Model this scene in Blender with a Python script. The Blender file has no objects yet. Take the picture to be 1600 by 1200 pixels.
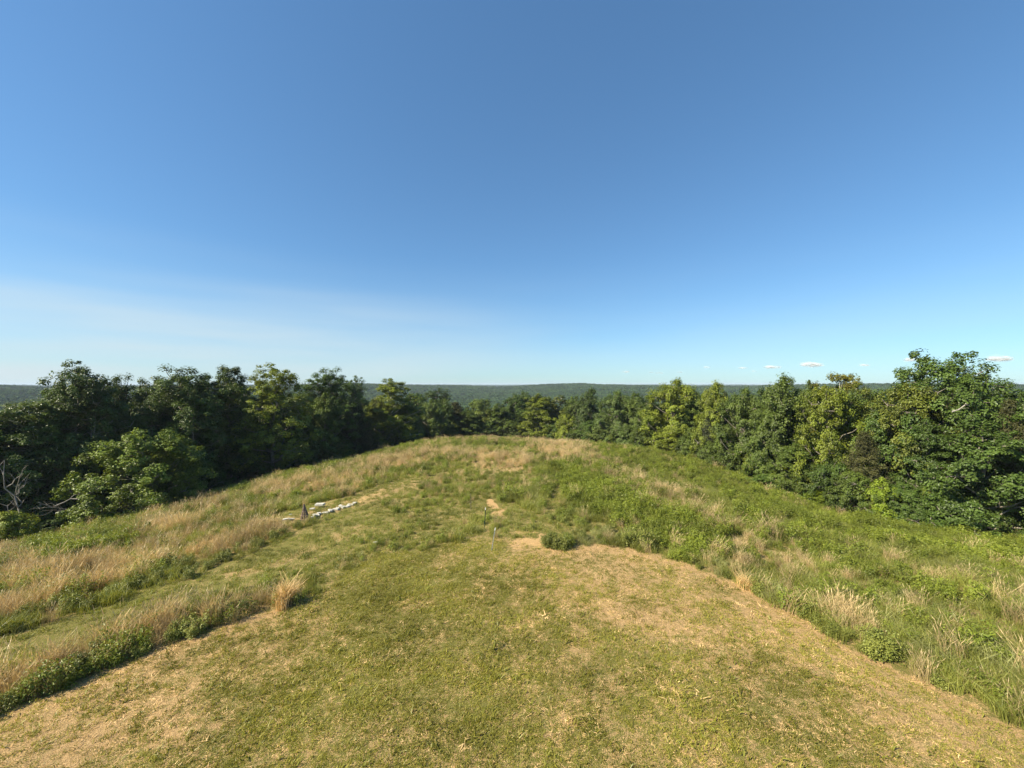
import bpy, math, random
import numpy as np
from mathutils import Vector

R_ = math.radians
SC = bpy.context.scene
COL = SC.collection
random.seed(7)
rng = np.random.default_rng(11)

# ---------------------------------------------------------------- camera, sky, sun, exposure
CAM_Z = 8.0
LENS = 14.0
FPX = 1600 * LENS / 36.0
HOR = 599.0
cam_d = bpy.data.cameras.new('camera')
cam_d.lens = LENS
cam_d.sensor_width = 36
cam_d.clip_start = 0.1
cam_d.clip_end = 30000
cam = bpy.data.objects.new('camera', cam_d)
COL.objects.link(cam)
cam.location = (0, 0, CAM_Z)
cam.rotation_euler = (R_(90.0), 0, 0)
SC.camera = cam

SUN_AZ, SUN_EL = -113.0, 40.0          # azimuth measured from the view axis (+Y) towards +X
world = bpy.data.worlds.new('World')
SC.world = world
world.use_nodes = True
wn = world.node_tree
wn.nodes.clear()


def N(t, ty, **kw):
    n = t.nodes.new(ty)
    for k, v in kw.items():
        setattr(n, k, v)
    return n


def math_n(t, op, a, b=None, clamp=False):
    n = t.nodes.new('ShaderNodeMath')
    n.operation = op
    n.use_clamp = clamp
    for i, v in enumerate((a, b)):
        if v is None:
            continue
        if isinstance(v, (int, float)):
            n.inputs[i].default_value = v
        else:
            t.links.new(v, n.inputs[i])
    return n.outputs[0]


def maprange(t, v, a, b, c=0.0, d=1.0, interp='SMOOTHSTEP'):
    n = t.nodes.new('ShaderNodeMapRange')
    n.interpolation_type = interp
    t.links.new(v, n.inputs['Value'])
    n.inputs['From Min'].default_value = a
    n.inputs['From Max'].default_value = b
    n.inputs['To Min'].default_value = c
    n.inputs['To Max'].default_value = d
    return n.outputs[0]


def mixc(t, fac, a, b, blend='MIX'):
    n = t.nodes.new('ShaderNodeMix')
    n.data_type = 'RGBA'
    n.blend_type = blend
    if isinstance(fac, (int, float)):
        n.inputs[0].default_value = fac
    else:
        t.links.new(fac, n.inputs[0])
    for i, v in ((6, a), (7, b)):
        if isinstance(v, (tuple, list)):
            n.inputs[i].default_value = (v[0], v[1], v[2], 1)
        else:
            t.links.new(v, n.inputs[i])
    return n.outputs[2]


sky = N(wn, 'ShaderNodeTexSky', sky_type='NISHITA')
sky.sun_disc = False
sky.sun_elevation = R_(SUN_EL)
sky.sun_rotation = R_(SUN_AZ)
sky.altitude = 250
sky.air_density = 1.0
sky.dust_density = 0.25
sky.ozone_density = 1.6
tc = N(wn, 'ShaderNodeTexCoord')
mp = N(wn, 'ShaderNodeMapping')
mp.inputs['Scale'].default_value = (0.8, 0.8, 7.0)
mp.inputs['Rotation'].default_value = (0, R_(-9), 0)
wn.links.new(tc.outputs['Generated'], mp.inputs['Vector'])
cn = N(wn, 'ShaderNodeTexNoise')
cn.inputs['Scale'].default_value = 1.7
cn.inputs['Detail'].default_value = 4
cn.inputs['Roughness'].default_value = 0.42
wn.links.new(mp.outputs[0], cn.inputs['Vector'])
sx = N(wn, 'ShaderNodeSeparateXYZ')
wn.links.new(tc.outputs['Generated'], sx.inputs[0])
# thin cirrus veil, low in the sky and thicker towards the sun's side
veil_e = maprange(wn, sx.outputs['Z'], 0.03, 0.30, 1, 0)
veil_x = maprange(wn, sx.outputs['X'], -0.75, 0.25, 1.35, 0.32)
veil_n = maprange(wn, cn.outputs['Fac'], 0.3, 0.72, 0.25, 1)
veil = math_n(wn, 'MULTIPLY', math_n(wn, 'MULTIPLY', veil_e, veil_x), veil_n)
veil = math_n(wn, 'MULTIPLY', veil, 0.8)
hs = N(wn, 'ShaderNodeHueSaturation')
hs.inputs['Saturation'].default_value = 1.04
wn.links.new(sky.outputs[0], hs.inputs['Color'])
blue = mixc(wn, 1.0, hs.outputs[0], (0.84, 1.0, 1.08), 'MULTIPLY')
gm = N(wn, 'ShaderNodeGamma')
gm.inputs['Gamma'].default_value = 0.75
wn.links.new(blue, gm.inputs['Color'])
blue = mixc(wn, 1.0, gm.outputs[0], (1.15, 1.56, 1.88), 'MULTIPLY')
skyc = mixc(wn, veil, blue, (5.7, 6.7, 7.1))
bg = N(wn, 'ShaderNodeBackground')
bg.inputs['Strength'].default_value = 0.056
wn.links.new(skyc, bg.inputs['Color'])
wo = N(wn, 'ShaderNodeOutputWorld')
wn.links.new(bg.outputs[0], wo.inputs['Surface'])

sun_d = bpy.data.lights.new('sun', 'SUN')
sun_d.energy = 5.0
sun_d.angle = R_(0.53)
sun_d.color = (1.0, 0.90, 0.70)
sun = bpy.data.objects.new('sun', sun_d)
COL.objects.link(sun)
a_, e_ = R_(SUN_AZ), R_(SUN_EL)
S = Vector((math.sin(a_) * math.cos(e_), math.cos(a_) * math.cos(e_), math.sin(e_)))
sun.rotation_euler = S.to_track_quat('Z', 'Y').to_euler()
sun.location = (-20, 0, 40)

SC.view_settings.view_transform = 'Standard'
SC.view_settings.look = 'None'
SC.view_settings.gamma = 1
SC.view_settings.exposure = 1.1
SC.view_settings.use_curve_mapping = False
SC.render.engine = 'CYCLES'
SC.cycles.max_bounces = 6
SC.cycles.diffuse_bounces = 3
SC.cycles.transmission_bounces = 3
SC.cycles.transparent_max_bounces = 48
SC.cycles.volume_bounces = 0
SC.cycles.use_denoising = True
SC.cycles.denoiser = 'OPENIMAGEDENOISE'
SC.cycles.denoising_input_passes = 'RGB_ALBEDO_NORMAL'
SC.cycles.denoising_prefilter = 'ACCURATE'

# ---------------------------------------------------------------- numpy noise
_perm = np.random.default_rng(3).random((256, 256))


def vnoise(x, y):
    xi = np.floor(x).astype(int)
    yi = np.floor(y).astype(int)
    fx, fy = x - xi, y - yi
    fx = fx * fx * (3 - 2 * fx)
    fy = fy * fy * (3 - 2 * fy)
    a = _perm[xi & 255, yi & 255]
    b = _perm[(xi + 1) & 255, yi & 255]
    c = _perm[xi & 255, (yi + 1) & 255]
    d = _perm[(xi + 1) & 255, (yi + 1) & 255]
    return (a * (1 - fx) + b * fx) * (1 - fy) + (c * (1 - fx) + d * fx) * fy


def fbm(x, y, s, o=3):
    v, am, t = 0, 1.0, 0
    for k in range(o):
        v = v + am * vnoise(x / s * 2 ** k + 17.3 * k, y / s * 2 ** k + 5.1 * k)
        t += am
        am *= 0.5
    return v / t


def sstep(a, b, x):
    t = np.clip((x - a) / (b - a), 0, 1)
    return t * t * (3 - 2 * t)


# ---------------------------------------------------------------- the hill
# by bearing (degrees from +Y to +X): distance of the brow or wood edge, its height, profile power, distance of the wood beyond
TAB = np.array([
    (-180, 40, -3.5, 3.0, 13), (-90, 45, -4.0, 3.0, 13), (-52, 48.6, -4.05, 3.0, 12), (-42, 50.8, -4.0, 3.0, 12),
    (-32.7, 56.6, -3.47, 3.3, 13), (-21.1, 62.5, -2.67, 4, 16), (-13.6, 71, -2.0, 5, 26), (-4.6, 73, -1.6, 6, 34),
    (2.7, 70, -1.6, 6, 34), (9, 68.5, -2.0, 5, 24), (17.7, 69, -2.4, 3.5, 5), (25.6, 62, -2.5, 3, 2), (32.7, 48.5, -2.6, 2.8, 1),
    (38.8, 43.6, -2.5, 2.8, 1), (44, 43, -2.4, 2.8, 1), (52, 45.6, -2.7, 2.8, 1), (90, 45, -3, 2.8, 2), (180, 40, -3.5, 3.0, 13)], float)
_tt = np.arange(-180, 180.01, 0.5)
_k = np.exp(-0.5 * (np.arange(-14, 15) / 4.0) ** 2)
_k /= _k.sum()
TS = []
for c in range(1, 5):
    v = np.interp(_tt, TAB[:, 0], TAB[:, c])
    TS.append(np.convolve(np.pad(v, 14, mode='edge'), _k, mode='valid'))


def tab(th, c):
    return np.interp(th, _tt, TS[c])


def H(x, y, rough=True):
    x = np.asarray(x, float)
    y = np.asarray(y, float)
    r = np.hypot(x, y) + 1e-6
    th = np.degrees(np.arctan2(x, y))
    D, zD, p = tab(th, 0), tab(th, 1), tab(th, 2)
    zin = zD * (r / D) ** p
    slope = -zD * p / D
    crest = -2.6 + 17.0 * (fbm(th + 200, th * 0 + 3.0, 9, 3) - 0.5)
    F = -13 - 24 * sstep(110, 330, r) + (37 - 2 + crest) * sstep(520, 1330, r)
    F = F - 26 * sstep(1400, 2100, r) + (26 + 4 * (fbm(th + 300, th * 0 + 9.0, 14, 2) - .5)) * sstep(2400, 3900, r)
    F = F + 6.0 * (fbm(x, y, 160, 3) - .5) * sstep(90, 300, r) + 16 * (fbm(x, y, 230, 2) - .5) * sstep(450, 800, r) * (1 - sstep(1100, 1300, r))
    dd = np.maximum(r - D, 0)
    zo = zD + (F - zD) * (1 - np.exp(-slope * dd / np.maximum(zD - F, 3.0)))
    far = sstep(200, 400, r)
    zo = zo * (1 - far) + F * far
    z = np.where(r < D, zin, zo) - .55 * sstep(20, 45, r) * (1 - sstep(100, 200, r))
    if rough:
        m = sstep(6, 22, r) * (1 - sstep(90, 140, r))
        z = z + m * (0.55 * (fbm(x, y, 9, 3) - .5) + 0.14 * (fbm(x, y, 1.7, 2) - .5)) * sstep(8, 40, r)
        z = z + 0.05 * (fbm(x, y, 1.3, 3) - .5)
    return z


def to_px(x, y, z):
    return 800 + FPX * x / np.maximum(y, .1), HOR + FPX * (CAM_Z - z) / np.maximum(y, .1)


def at(px, py):
    """the point of the hill that the photograph shows at pixel px, py"""
    u, s = (px - 800) / FPX, (py - HOR) / FPX
    ys = np.linspace(4, 110, 4000)
    d = CAM_Z - s * ys - H(u * ys, ys)
    i = int(np.argmax(d < 0)) if (d < 0).any() else int(np.argmin(d))
    y = float(ys[i])
    return Vector((u * y, y, float(H(u * y, y))))


# ---------------------------------------------------------------- mesh helpers
def mesh_np(name, V, F, mat=None, attr=None, smooth=False, loops=None):
    """V (n,3), F (m,k) with all faces of k corners"""
    me = bpy.data.meshes.new(name)
    V = np.ascontiguousarray(V, np.float32)
    F = np.ascontiguousarray(F, np.int32)
    me.vertices.add(len(V))
    me.vertices.foreach_set('co', V.ravel())
    k = F.shape[1]
    me.loops.add(F.size)
    me.loops.foreach_set('vertex_index', F.ravel())
    me.polygons.add(len(F))
    me.polygons.foreach_set('loop_start', np.arange(0, F.size, k, dtype=np.int32))
    me.polygons.foreach_set('loop_total', np.full(len(F), k, np.int32))
    me.polygons.foreach_set('use_smooth', np.full(len(F), smooth, bool))
    if attr:
        for an, av in attr.items():
            at_ = me.attributes.new(an, 'FLOAT', 'POINT')
            at_.data.foreach_set('value', np.ascontiguousarray(av, np.float32))
    me.update(calc_edges=True)
    me.validate()
    if mat:
        me.materials.append(mat)
    return me


def link(name, me, parent=None, loc=(0, 0, 0)):
    o = bpy.data.objects.new(name, me)
    o.location = loc
    COL.objects.link(o)
    if parent:
        o.parent = parent
    return o


def tag(o, label=None, cat=None, group=None, kind=None):
    if label:
        o['label'] = label
    if cat:
        o['category'] = cat
    if group:
        o['group'] = group
    if kind:
        o['kind'] = kind
    return o


def thing(name, loc, label, cat, group=None, rz=0):
    o = bpy.data.objects.new(name, None)
    o.empty_display_size = 0.3
    o.location = loc
    o.rotation_euler = (0, 0, rz)
    COL.objects.link(o)
    return tag(o, label, cat, group)


class MB:
    def __init__(s):
        s.v, s.f, s.n = [], [], 0

    def add(s, V, F):
        s.v.append(np.asarray(V, float))
        s.f.append(np.asarray(F, int) + s.n)
        s.n += len(V)

    def tube(s, pts, rad, k=5):
        pts = np.asarray(pts, float)
        n = len(pts)
        rad = np.broadcast_to(rad, (n,))
        d = np.gradient(pts, axis=0)
        d /= np.linalg.norm(d, axis=1)[:, None] + 1e-9
        ref = np.where(np.abs(d[:, 2:3]) > .9, np.array([[1., 0, 0]]), np.array([[0, 0, 1.]]))
        a = np.cross(d, ref)
        a /= np.linalg.norm(a, axis=1)[:, None] + 1e-9
        b = np.cross(d, a)
        # keep the frame from flipping
        for i in range(1, n):
            if np.dot(a[i], a[i - 1]) < 0:
                a[i] *= -1
                b[i] *= -1
        ang = np.arange(k) * 2 * math.pi / k
        V = (pts[:, None, :] + rad[:, None, None] * (np.cos(ang)[None, :, None] * a[:, None, :] + np.sin(ang)[None, :, None] * b[:, None, :])).reshape(-1, 3)
        i = np.arange(n - 1)[:, None] * k
        j = np.arange(k)[None, :]
        j2 = (j + 1) % k
        F = np.stack([i + j, i + j2, i + k + j2, i + k + j], -1).reshape(-1, 4)
        s.add(V, F)

    def mesh(s, name, mat, smooth=True):
        return mesh_np(name, np.concatenate(s.v), np.concatenate(s.f), mat, smooth=smooth)


# ---------------------------------------------------------------- materials
def new_mat(name):
    m = bpy.data.materials.new(name)
    m.use_nodes = True
    m.node_tree.nodes.clear()
    return m, m.node_tree


def out_surf(t, shader):
    o = t.nodes.new('ShaderNodeOutputMaterial')
    t.links.new(shader, o.inputs['Surface'])


def pos_noise(t, scale, detail=2, rough=.5, coord='Position'):
    g = t.nodes.new('ShaderNodeNewGeometry')
    n = t.nodes.new('ShaderNodeTexNoise')
    n.inputs['Scale'].default_value = scale
    n.inputs['Detail'].default_value = detail
    n.inputs['Roughness'].default_value = rough
    t.links.new(g.outputs['Position'], n.inputs['Vector'])
    return n.outputs['Fac']


def leaf_mat(name, c1, c2, transl=0.3, tint=True, gloss=0.35, nscale=0.5, attr='v', rough=.45, warm=(1.25, 1.15, 0.5)):
    """thin leaves: colour from leaf to leaf, from clump to clump and, by the object's colour, from plant to plant"""
    m, t = new_mat(name)
    a = N(t, 'ShaderNodeAttribute', attribute_name=attr)
    c = mixc(t, a.outputs['Fac'], c1, c2)
    nf = maprange(t, pos_noise(t, nscale, 2), .3, .7, .72, 1.28)
    vm = N(t, 'ShaderNodeVectorMath', operation='SCALE')
    t.links.new(c, vm.inputs[0])
    t.links.new(nf, vm.inputs['Scale'])
    c = vm.outputs[0]
    if tint:
        oi = t.nodes.new('ShaderNodeObjectInfo')
        c = mixc(t, 1.0, c, oi.outputs['Color'], 'MULTIPLY')
    p = t.nodes.new('ShaderNodeBsdfPrincipled')
    t.links.new(c, p.inputs['Base Color'])
    p.inputs['Roughness'].default_value = rough
    p.inputs['Specular IOR Level'].default_value = gloss
    tr = t.nodes.new('ShaderNodeBsdfTranslucent')
    tcol = mixc(t, 1.0, c, warm, 'MULTIPLY')
    t.links.new(tcol, tr.inputs['Color'])
    mx = t.nodes.new('ShaderNodeMixShader')
    mx.inputs[0].default_value = transl
    t.links.new(p.outputs[0], mx.inputs[1])
    t.links.new(tr.outputs[0], mx.inputs[2])
    out_surf(t, mx.outputs[0])
    return m


def plain_mat(name, c1, c2, scale=6, rough=.85, bump=0.0, detail=4, spec=.3):
    m, t = new_mat(name)
    nf = pos_noise(t, scale, detail, .6)
    c = mixc(t, maprange(t, nf, .3, .7), c1, c2)
    p = t.nodes.new('ShaderNodeBsdfPrincipled')
    t.links.new(c, p.inputs['Base Color'])
    p.inputs['Roughness'].default_value = rough
    p.inputs['Specular IOR Level'].default_value = spec
    if bump:
        b = t.nodes.new('ShaderNodeBump')
        b.inputs['Strength'].default_value = bump
        b.inputs['Distance'].default_value = .03
        t.links.new(pos_noise(t, scale * 4, 4, .65), b.inputs['Height'])
        t.links.new(b.outputs[0], p.inputs['Normal'])
    out_surf(t, p.outputs[0])
    return m


M = {}
M['leaf'] = leaf_mat('tree_leaf', (0.075, 0.110, 0.021), (0.14, 0.175, 0.036), .28)
M['needle'] = leaf_mat('cedar_needle', (0.040, 0.052, 0.018), (0.075, 0.080, 0.030), .12, rough=.6)
M['bark'] = plain_mat('grey_bark', (0.13, 0.11, 0.085), (0.26, 0.235, 0.19), 5, bump=.5)
M['pale_bark'] = plain_mat('pale_bark', (0.36, 0.34, 0.29), (0.62, 0.60, 0.54), 4, bump=.3)
M['dead_wood'] = plain_mat('dead_wood', (0.19, 0.17, 0.145), (0.33, 0.30, 0.265), 5, bump=.3)
M['far_leaf'] = leaf_mat('far_leaf', (0.040, 0.076, 0.024), (0.064, 0.104, 0.032), .15, tint=False, nscale=.02, gloss=.0, rough=.9)
M['lawn'] = leaf_mat('lawn_blade', (0.170, 0.185, 0.026), (0.35, 0.31, 0.055), .35, tint=False, nscale=.35)
M['straw'] = leaf_mat('straw', (0.48, 0.325, 0.135), (0.84, 0.60, 0.30), .2, tint=False, nscale=.6)
M['tan'] = leaf_mat('tan_grass', (0.35, 0.255, 0.12), (0.62, 0.475, 0.25), .3, tint=False, nscale=.4, warm=(1.12, 1., .7))
M['meadow'] = leaf_mat('meadow_blade', (0.135, 0.165, 0.027), (0.29, 0.29, 0.07), .35, tint=False, nscale=.3)
M['weed'] = leaf_mat('weed_leaf', (0.115, 0.158, 0.018), (0.24, 0.27, 0.035), .35, tint=False, nscale=.4)
M['bush'] = leaf_mat('bramble_leaf', (0.12, 0.15, 0.026), (0.23, 0.24, 0.05), .28, tint=False, nscale=.5)
M['sage'] = leaf_mat('grey_green_leaf', (0.20, 0.215, 0.07), (0.36, 0.36, 0.14), .3, tint=False, nscale=.4)

# ground
m, t = new_mat('meadow_ground')
a = N(t, 'ShaderNodeAttribute', attribute_name='straw')
b = N(t, 'ShaderNodeAttribute', attribute_name='wood')
d = N(t, 'ShaderNodeAttribute', attribute_name='bare')
f1 = pos_noise(t, 7, 6, .7)
f2 = pos_noise(t, 38, 4, .7)
f3 = pos_noise(t, 1.2, 4, .6)
sv = math_n(t, 'ADD', a.outputs['Fac'], math_n(t, 'MULTIPLY', math_n(t, 'SUBTRACT', f1, .5), 2.0))
sv = math_n(t, 'ADD', sv, math_n(t, 'MULTIPLY', math_n(t, 'SUBTRACT', f2, .5), 2.6))
sv = math_n(t, 'ADD', sv, math_n(t, 'MULTIPLY', math_n(t, 'SUBTRACT', f3, .5), .8))
green = mixc(t, f2, (0.105, 0.115, 0.022), (0.23, 0.205, 0.055))
straw = mixc(t, maprange(t, f2, .3, .7), (0.29, 0.18, 0.08), (0.62, 0.42, 0.20))
c = mixc(t, maprange(t, sv, .3, .7), green, straw)
c = mixc(t, maprange(t, pos_noise(t, 16, 3, .7),   .35, .6, .42, 0), c, (0.10, 0.075, 0.035))
clay = mixc(t, maprange(t, f2, .35, .65), (0.30, 0.185, 0.08), (0.66, 0.44, 0.20))
c = mixc(t, maprange(t, math_n(t, 'ADD', d.outputs['Fac'], math_n(t, 'MULTIPLY', math_n(t, 'SUBTRACT', f1, .5), 1.2)), .45, .7), c, clay)
litter = mixc(t, f1, (0.05, 0.04, 0.025), (0.09, 0.075, 0.04))
c = mixc(t, b.outputs['Fac'], c, litter)
p = t.nodes.new('ShaderNodeBsdfPrincipled')
t.links.new(c, p.inputs['Base Color'])
p.inputs['Roughness'].default_value = .95
p.inputs['Specular IOR Level'].default_value = .1
bp = t.nodes.new('ShaderNodeBump')
bp.inputs['Strength'].default_value = .9
bp.inputs['Distance'].default_value = .05
t.links.new(f2, bp.inputs['Height'])
t.links.new(bp.outputs[0], p.inputs['Normal'])
out_surf(t, p.outputs[0])
M['ground'] = m

# ---------------------------------------------------------------- where things grow, read off the photograph
MOWN = np.array([(-1500, 2100), (-300, 1262), (0, 1117), (60, 1086), (130, 1062), (200, 1032), (255, 1008), (330, 986), (390, 962), (440, 950), (480, 946),
                 (500, 925), (545, 890), (600, 865), (655, 862), (700, 850), (735, 842), (790, 838), (850, 858), (870, 857), (930, 852),
                 (1000, 861), (1060, 876), (1150, 909), (1250, 966), (1330, 1012), (1400, 1045), (1500, 1092), (1600, 1142), (1900, 1290), (3100, 2100)], float)


def seg_dist(px, py, pts, ys=1.8):
    """distance in pixels (rows counted ys times) to a polyline"""
    best = np.full(px.shape, 1e9)
    pts = np.asarray(pts, float)
    if len(pts) == 1:
        return np.hypot(px - pts[0, 0], (py - pts[0, 1]) * ys)
    for (x0, y0), (x1, y1) in zip(pts[:-1], pts[1:]):
        y0_, y1_ = y0 * ys, y1 * ys
        dx, dy = x1 - x0, y1_ - y0_
        tt = np.clip(((px - x0) * dx + (py * ys - y0_) * dy) / (dx * dx + dy * dy + 1e-9), 0, 1)
        best = np.minimum(best, np.hypot(px - x0 - tt * dx, py * ys - y0_ - tt * dy))
    return best


def stroke(px, py, pts, w, soft=.5):
    d_ = seg_dist(px, py, pts)
    return 1 - sstep(w * (1 - soft), w * (1 + soft), d_)


def fields(x, y):
    z = H(x, y)
    px, py = to_px(x, y, z)
    px = np.where(y < .5, np.sign(x) * 5000 + 800, px)
    r = np.hypot(x, y)
    jx = (fbm(x, y, .9, 3) - .5) * 34 + (fbm(x + 50, y, 3.0, 2) - .5) * 30
    jy = (fbm(x + 90, y + 20, .9, 3) - .5) * 15 + (fbm(x, y + 70, 3.0, 2) - .5) * 10
    edge = np.interp(px, MOWN[:, 0], MOWN[:, 1])
    mown = (py + .35 * jy > edge) | (r < 8)
    qx, qy = px + jx, py + jy
    W = {}
    n1 = fbm(x, y, 4.5, 3)
    n2 = fbm(x + 31, y - 12, 2.6, 3)
    n3 = fbm(x - 77, y + 44, 7.0, 2)
    left = 1 - sstep(560, 760, px)
    right = sstep(880, 1000, px)
    # kinds: tan, green, weed, fern (bright weeds), bush, sage, short
    tan = .07 + .5 * sstep(.54, .68, n1) + .05 * left
    green = .95 + .3 * n3
    weed = .28 * sstep(.45, .65, n2) + .12
    fern = .0 * n1
    bush = .05 * sstep(.6, .7, n2)
    sage = .05 + .35 * sstep(.62, .75, fbm(x + 9, y + 3, 5, 2))
    short = .0 * n1
    # long tan strips on the left
    s = stroke(qx, qy, [(-200, 1035), (0, 962), (100, 928), (200, 895), (300, 868), (400, 838), (470, 812)], 25)
    tan = tan + 2.5 * s * sstep(.38, .6, n2)
    s = stroke(qx, qy, [(-200, 985), (0, 900), (150, 880), (300, 835)], 34)
    tan = tan + .5 * s
    s = stroke(qx, qy, [(420, 770), (520, 752), (600, 728), (680, 708)], 18)
    tan = tan + .9 * s
    s = stroke(qx, qy, [(755, 718), (800, 724)], 22)
    tan = tan + 3.0 * s
    s = stroke(qx, qy, [(860, 700), (905, 712), (1000, 765), (1090, 815), (1170, 850), (1260, 900)], 26)
    tan = tan + 1.1 * s
    s = stroke(qx, qy, [(1100, 870), (1180, 915), (1270, 950), (1400, 985), (1500, 1030), (1600, 1060), (1800, 1130)], 34)
    tan = tan + .5 * s * sstep(.4, .6, n2)
    sage = sage + .8 * s
    s = stroke(qx, qy, [(930, 700), (985, 706)], 14)
    tan = tan + 2 * s
    # green base of strips
    s = stroke(qx, qy, [(-200, 1060), (0, 985), (200, 922), (400, 858), (500, 818)], 16)
    green = green + 2.5 * s
    bush = bush + .6 * s
    tan = tan * (1 - .6 * s)
    # strip along the mown edge, left: leafy foot, tan above
    e_l = (edge - py) * (px < 470)
    foot = (e_l > 0) & (e_l < 9 + (470 - px) * .012)
    top = (e_l > 0) & (e_l < 16 + (470 - px) * .075)
    tan = np.where(top, 1.7, tan)
    weed = np.where(top, .5, weed)
    bush = np.where(foot, .7 + .9 * (n2 > .5), np.where(top, .12, bush))
    weed = np.where(foot, 1.6, weed)
    tan = np.where(foot, .5, tan)
    green = np.where(top, .6, green)
    # short path beyond it
    b_short = stroke(px + .4 * jx, py + .4 * jy, [(-260, 1110), (0, 1025), (150, 978), (300, 925), (420, 880), (520, 836), (580, 810)], 40, .3)
    b_short = np.maximum(b_short, stroke(px + .4 * jx, py + .4 * jy, [(440, 812), (500, 797), (560, 784), (640, 758)], 22, .3))
    b_short = np.maximum(b_short, stroke(px + .3 * jx, py + .3 * jy, [(700, 808), (760, 795), (800, 800)], 26, .3))
    b_short = np.maximum(b_short, stroke(px + .3 * jx, py + .3 * jy, [(870, 770), (860, 800)], 12, .3))
    b_short = np.where(top, 0, b_short)
    mid = stroke(qx, qy, [(480, 905), (560, 860), (650, 822), (760, 815), (840, 830)], 52)
    mid = np.where(top, 0, mid)
    # crown of the hill: medium grass
    crown = stroke(qx, qy, [(560, 800), (680, 770), (790, 750)], 70)
    # bright weeds, centre right
    s = stroke(qx, qy, [(905, 750), (950, 770), (1000, 800), (1055, 830), (1080, 850)], 46)
    fern = fern + 4.5 * s
    weed = weed + 1.0 * s
    s = stroke(qx, qy, [(960, 695), (1080, 722), (1180, 755), (1260, 795), (1400, 832), (1600, 872), (1800, 930)], 44)
    fern = fern + 3.0 * s
    tan = tan * (1 - .85 * s)
    s = stroke(qx, qy, [(1150, 800), (1200, 835), (1300, 870), (1380, 910), (1500, 950)], 30)
    fern = fern + .5 * s
    weed = weed + .5 * s
    s = stroke(qx, qy, [(60, 868), (150, 852), (190, 842)], 22)
    fern = fern + 3.5 * s
    s = stroke(qx, qy, [(-100, 850), (40, 838), (160, 812), (300, 772), (420, 742), (560, 712), (650, 692)], 20)
    fern = fern + 1.0 * s
    s = stroke(qx, qy, [(660, 690), (750, 684), (840, 692)], 14)
    weed = weed + .8 * s
    s = stroke(qx, qy, [(880, 820), (870, 842), (950, 848)], 24)
    sage = sage + 1.5 * s
    bush = bush + .8 * s
    # right: leafy foot along the mown edge
    e_r = (edge - py) * (px > 868)
    footr = (e_r > 0) & (e_r < 15 + (px - 868) * .035)
    bush = np.where(footr, .2 + .9 * sstep(.52, .62, n2), bush)
    rr = right * (1 - sstep(.9, 1.0, fern / 4))
    green = green + 1.5 * rr
    weed = weed + .25 * rr
    sage = sage + .35 * rr
    tan = tan + .25 * rr * sstep(.45, .6, n1)
    straw = np.clip(.46 + .0 * n1
                    + .45 * stroke(px, py, [(-300, 1300), (0, 1180), (250, 1060), (400, 985)], 130, .7)
                    + .26 * stroke(px, py, [(900, 870), (1050, 920), (1250, 1030), (1450, 1110), (1700, 1230)], 110, .7)
                    - .34 * stroke(px, py, [(430, 1060), (520, 940), (640, 880)], 130, .8)
                    - .12 * stroke(px, py, [(700, 1050), (800, 960)], 150, .8)
                    + .38 * stroke(px + jx, py + jy, [(690, 878), (712, 864)], 16) + .26 * stroke(px + jx, py + jy, [(640, 945), (760, 915)], 22)
                    + .25 * stroke(px + jx, py + jy, [(560, 1040), (610, 1030)], 20) + .3 * stroke(px + jx, py + jy, [(950, 950), (1040, 985)], 24)
                    + .5 * (1 - sstep(2, 14, np.abs(py - edge))) * ((px > 860) | (px < 440)) * (py > 800)
                    + .7 * (fbm(x, y, .45, 4) - .5) + .35 * (fbm(x + 5, y + 8, 3.2, 2) - .5), 0, 1)
    straw = np.where(mown, straw, np.clip(.30 + .5 * tan / (tan + green + weed + fern + .1) - .2 * (fern > 1), 0, 1))
    straw = np.where(~mown & (b_short > .5), .30 + .5 * (fbm(x, y, 2.2, 3) - .5) + .35 * stroke(px, py, [(360, 900), (430, 880), (560, 825)], 10, .6)
                     + .35 * stroke(px, py, [(440, 820), (640, 757)], 14, .6) - .12 * (px < 350), straw)
    bare = (stroke(px + 1.3 * jx, py + 1.6 * jy, [(808, 842), (838, 847)], 20, .9) + stroke(px + 1.3 * jx, py + 1.3 * jy, [(776, 797), (792, 799)], 5, .9)
            + stroke(px + .4 * jx, py + .4 * jy, [(770, 782), (774, 792)], 6, .5)
            + .6 * stroke(px + .4 * jx, py + .4 * jy, [(600, 768), (560, 784)], 7, .5) + .5 * stroke(px + jx, py + jy, [(880, 768), (878, 782)], 10, .5)
            + .3 * (np.abs(py - edge + 1 + .2 * jy) < 2.6) * ((px > 880) | (px < 470)))
    D, off = tab(np.degrees(np.arctan2(x, y)), 0), tab(np.degrees(np.arctan2(x, y)), 3)
    wood = sstep(0, 2.5, r - D - off * .6 - .6)
    return dict(px=px, py=py, r=r, z=z, mown=mown, straw=straw, bare=np.clip(bare, 0, 1), wood=wood, tan=tan, green=green, weed=weed, fern=fern,
                bush=bush, sage=sage, short=b_short, mid=np.maximum(mid, .55 * crown), n2=n2, D=D, top=top, foot=foot | footr, edge=edge)


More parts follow.
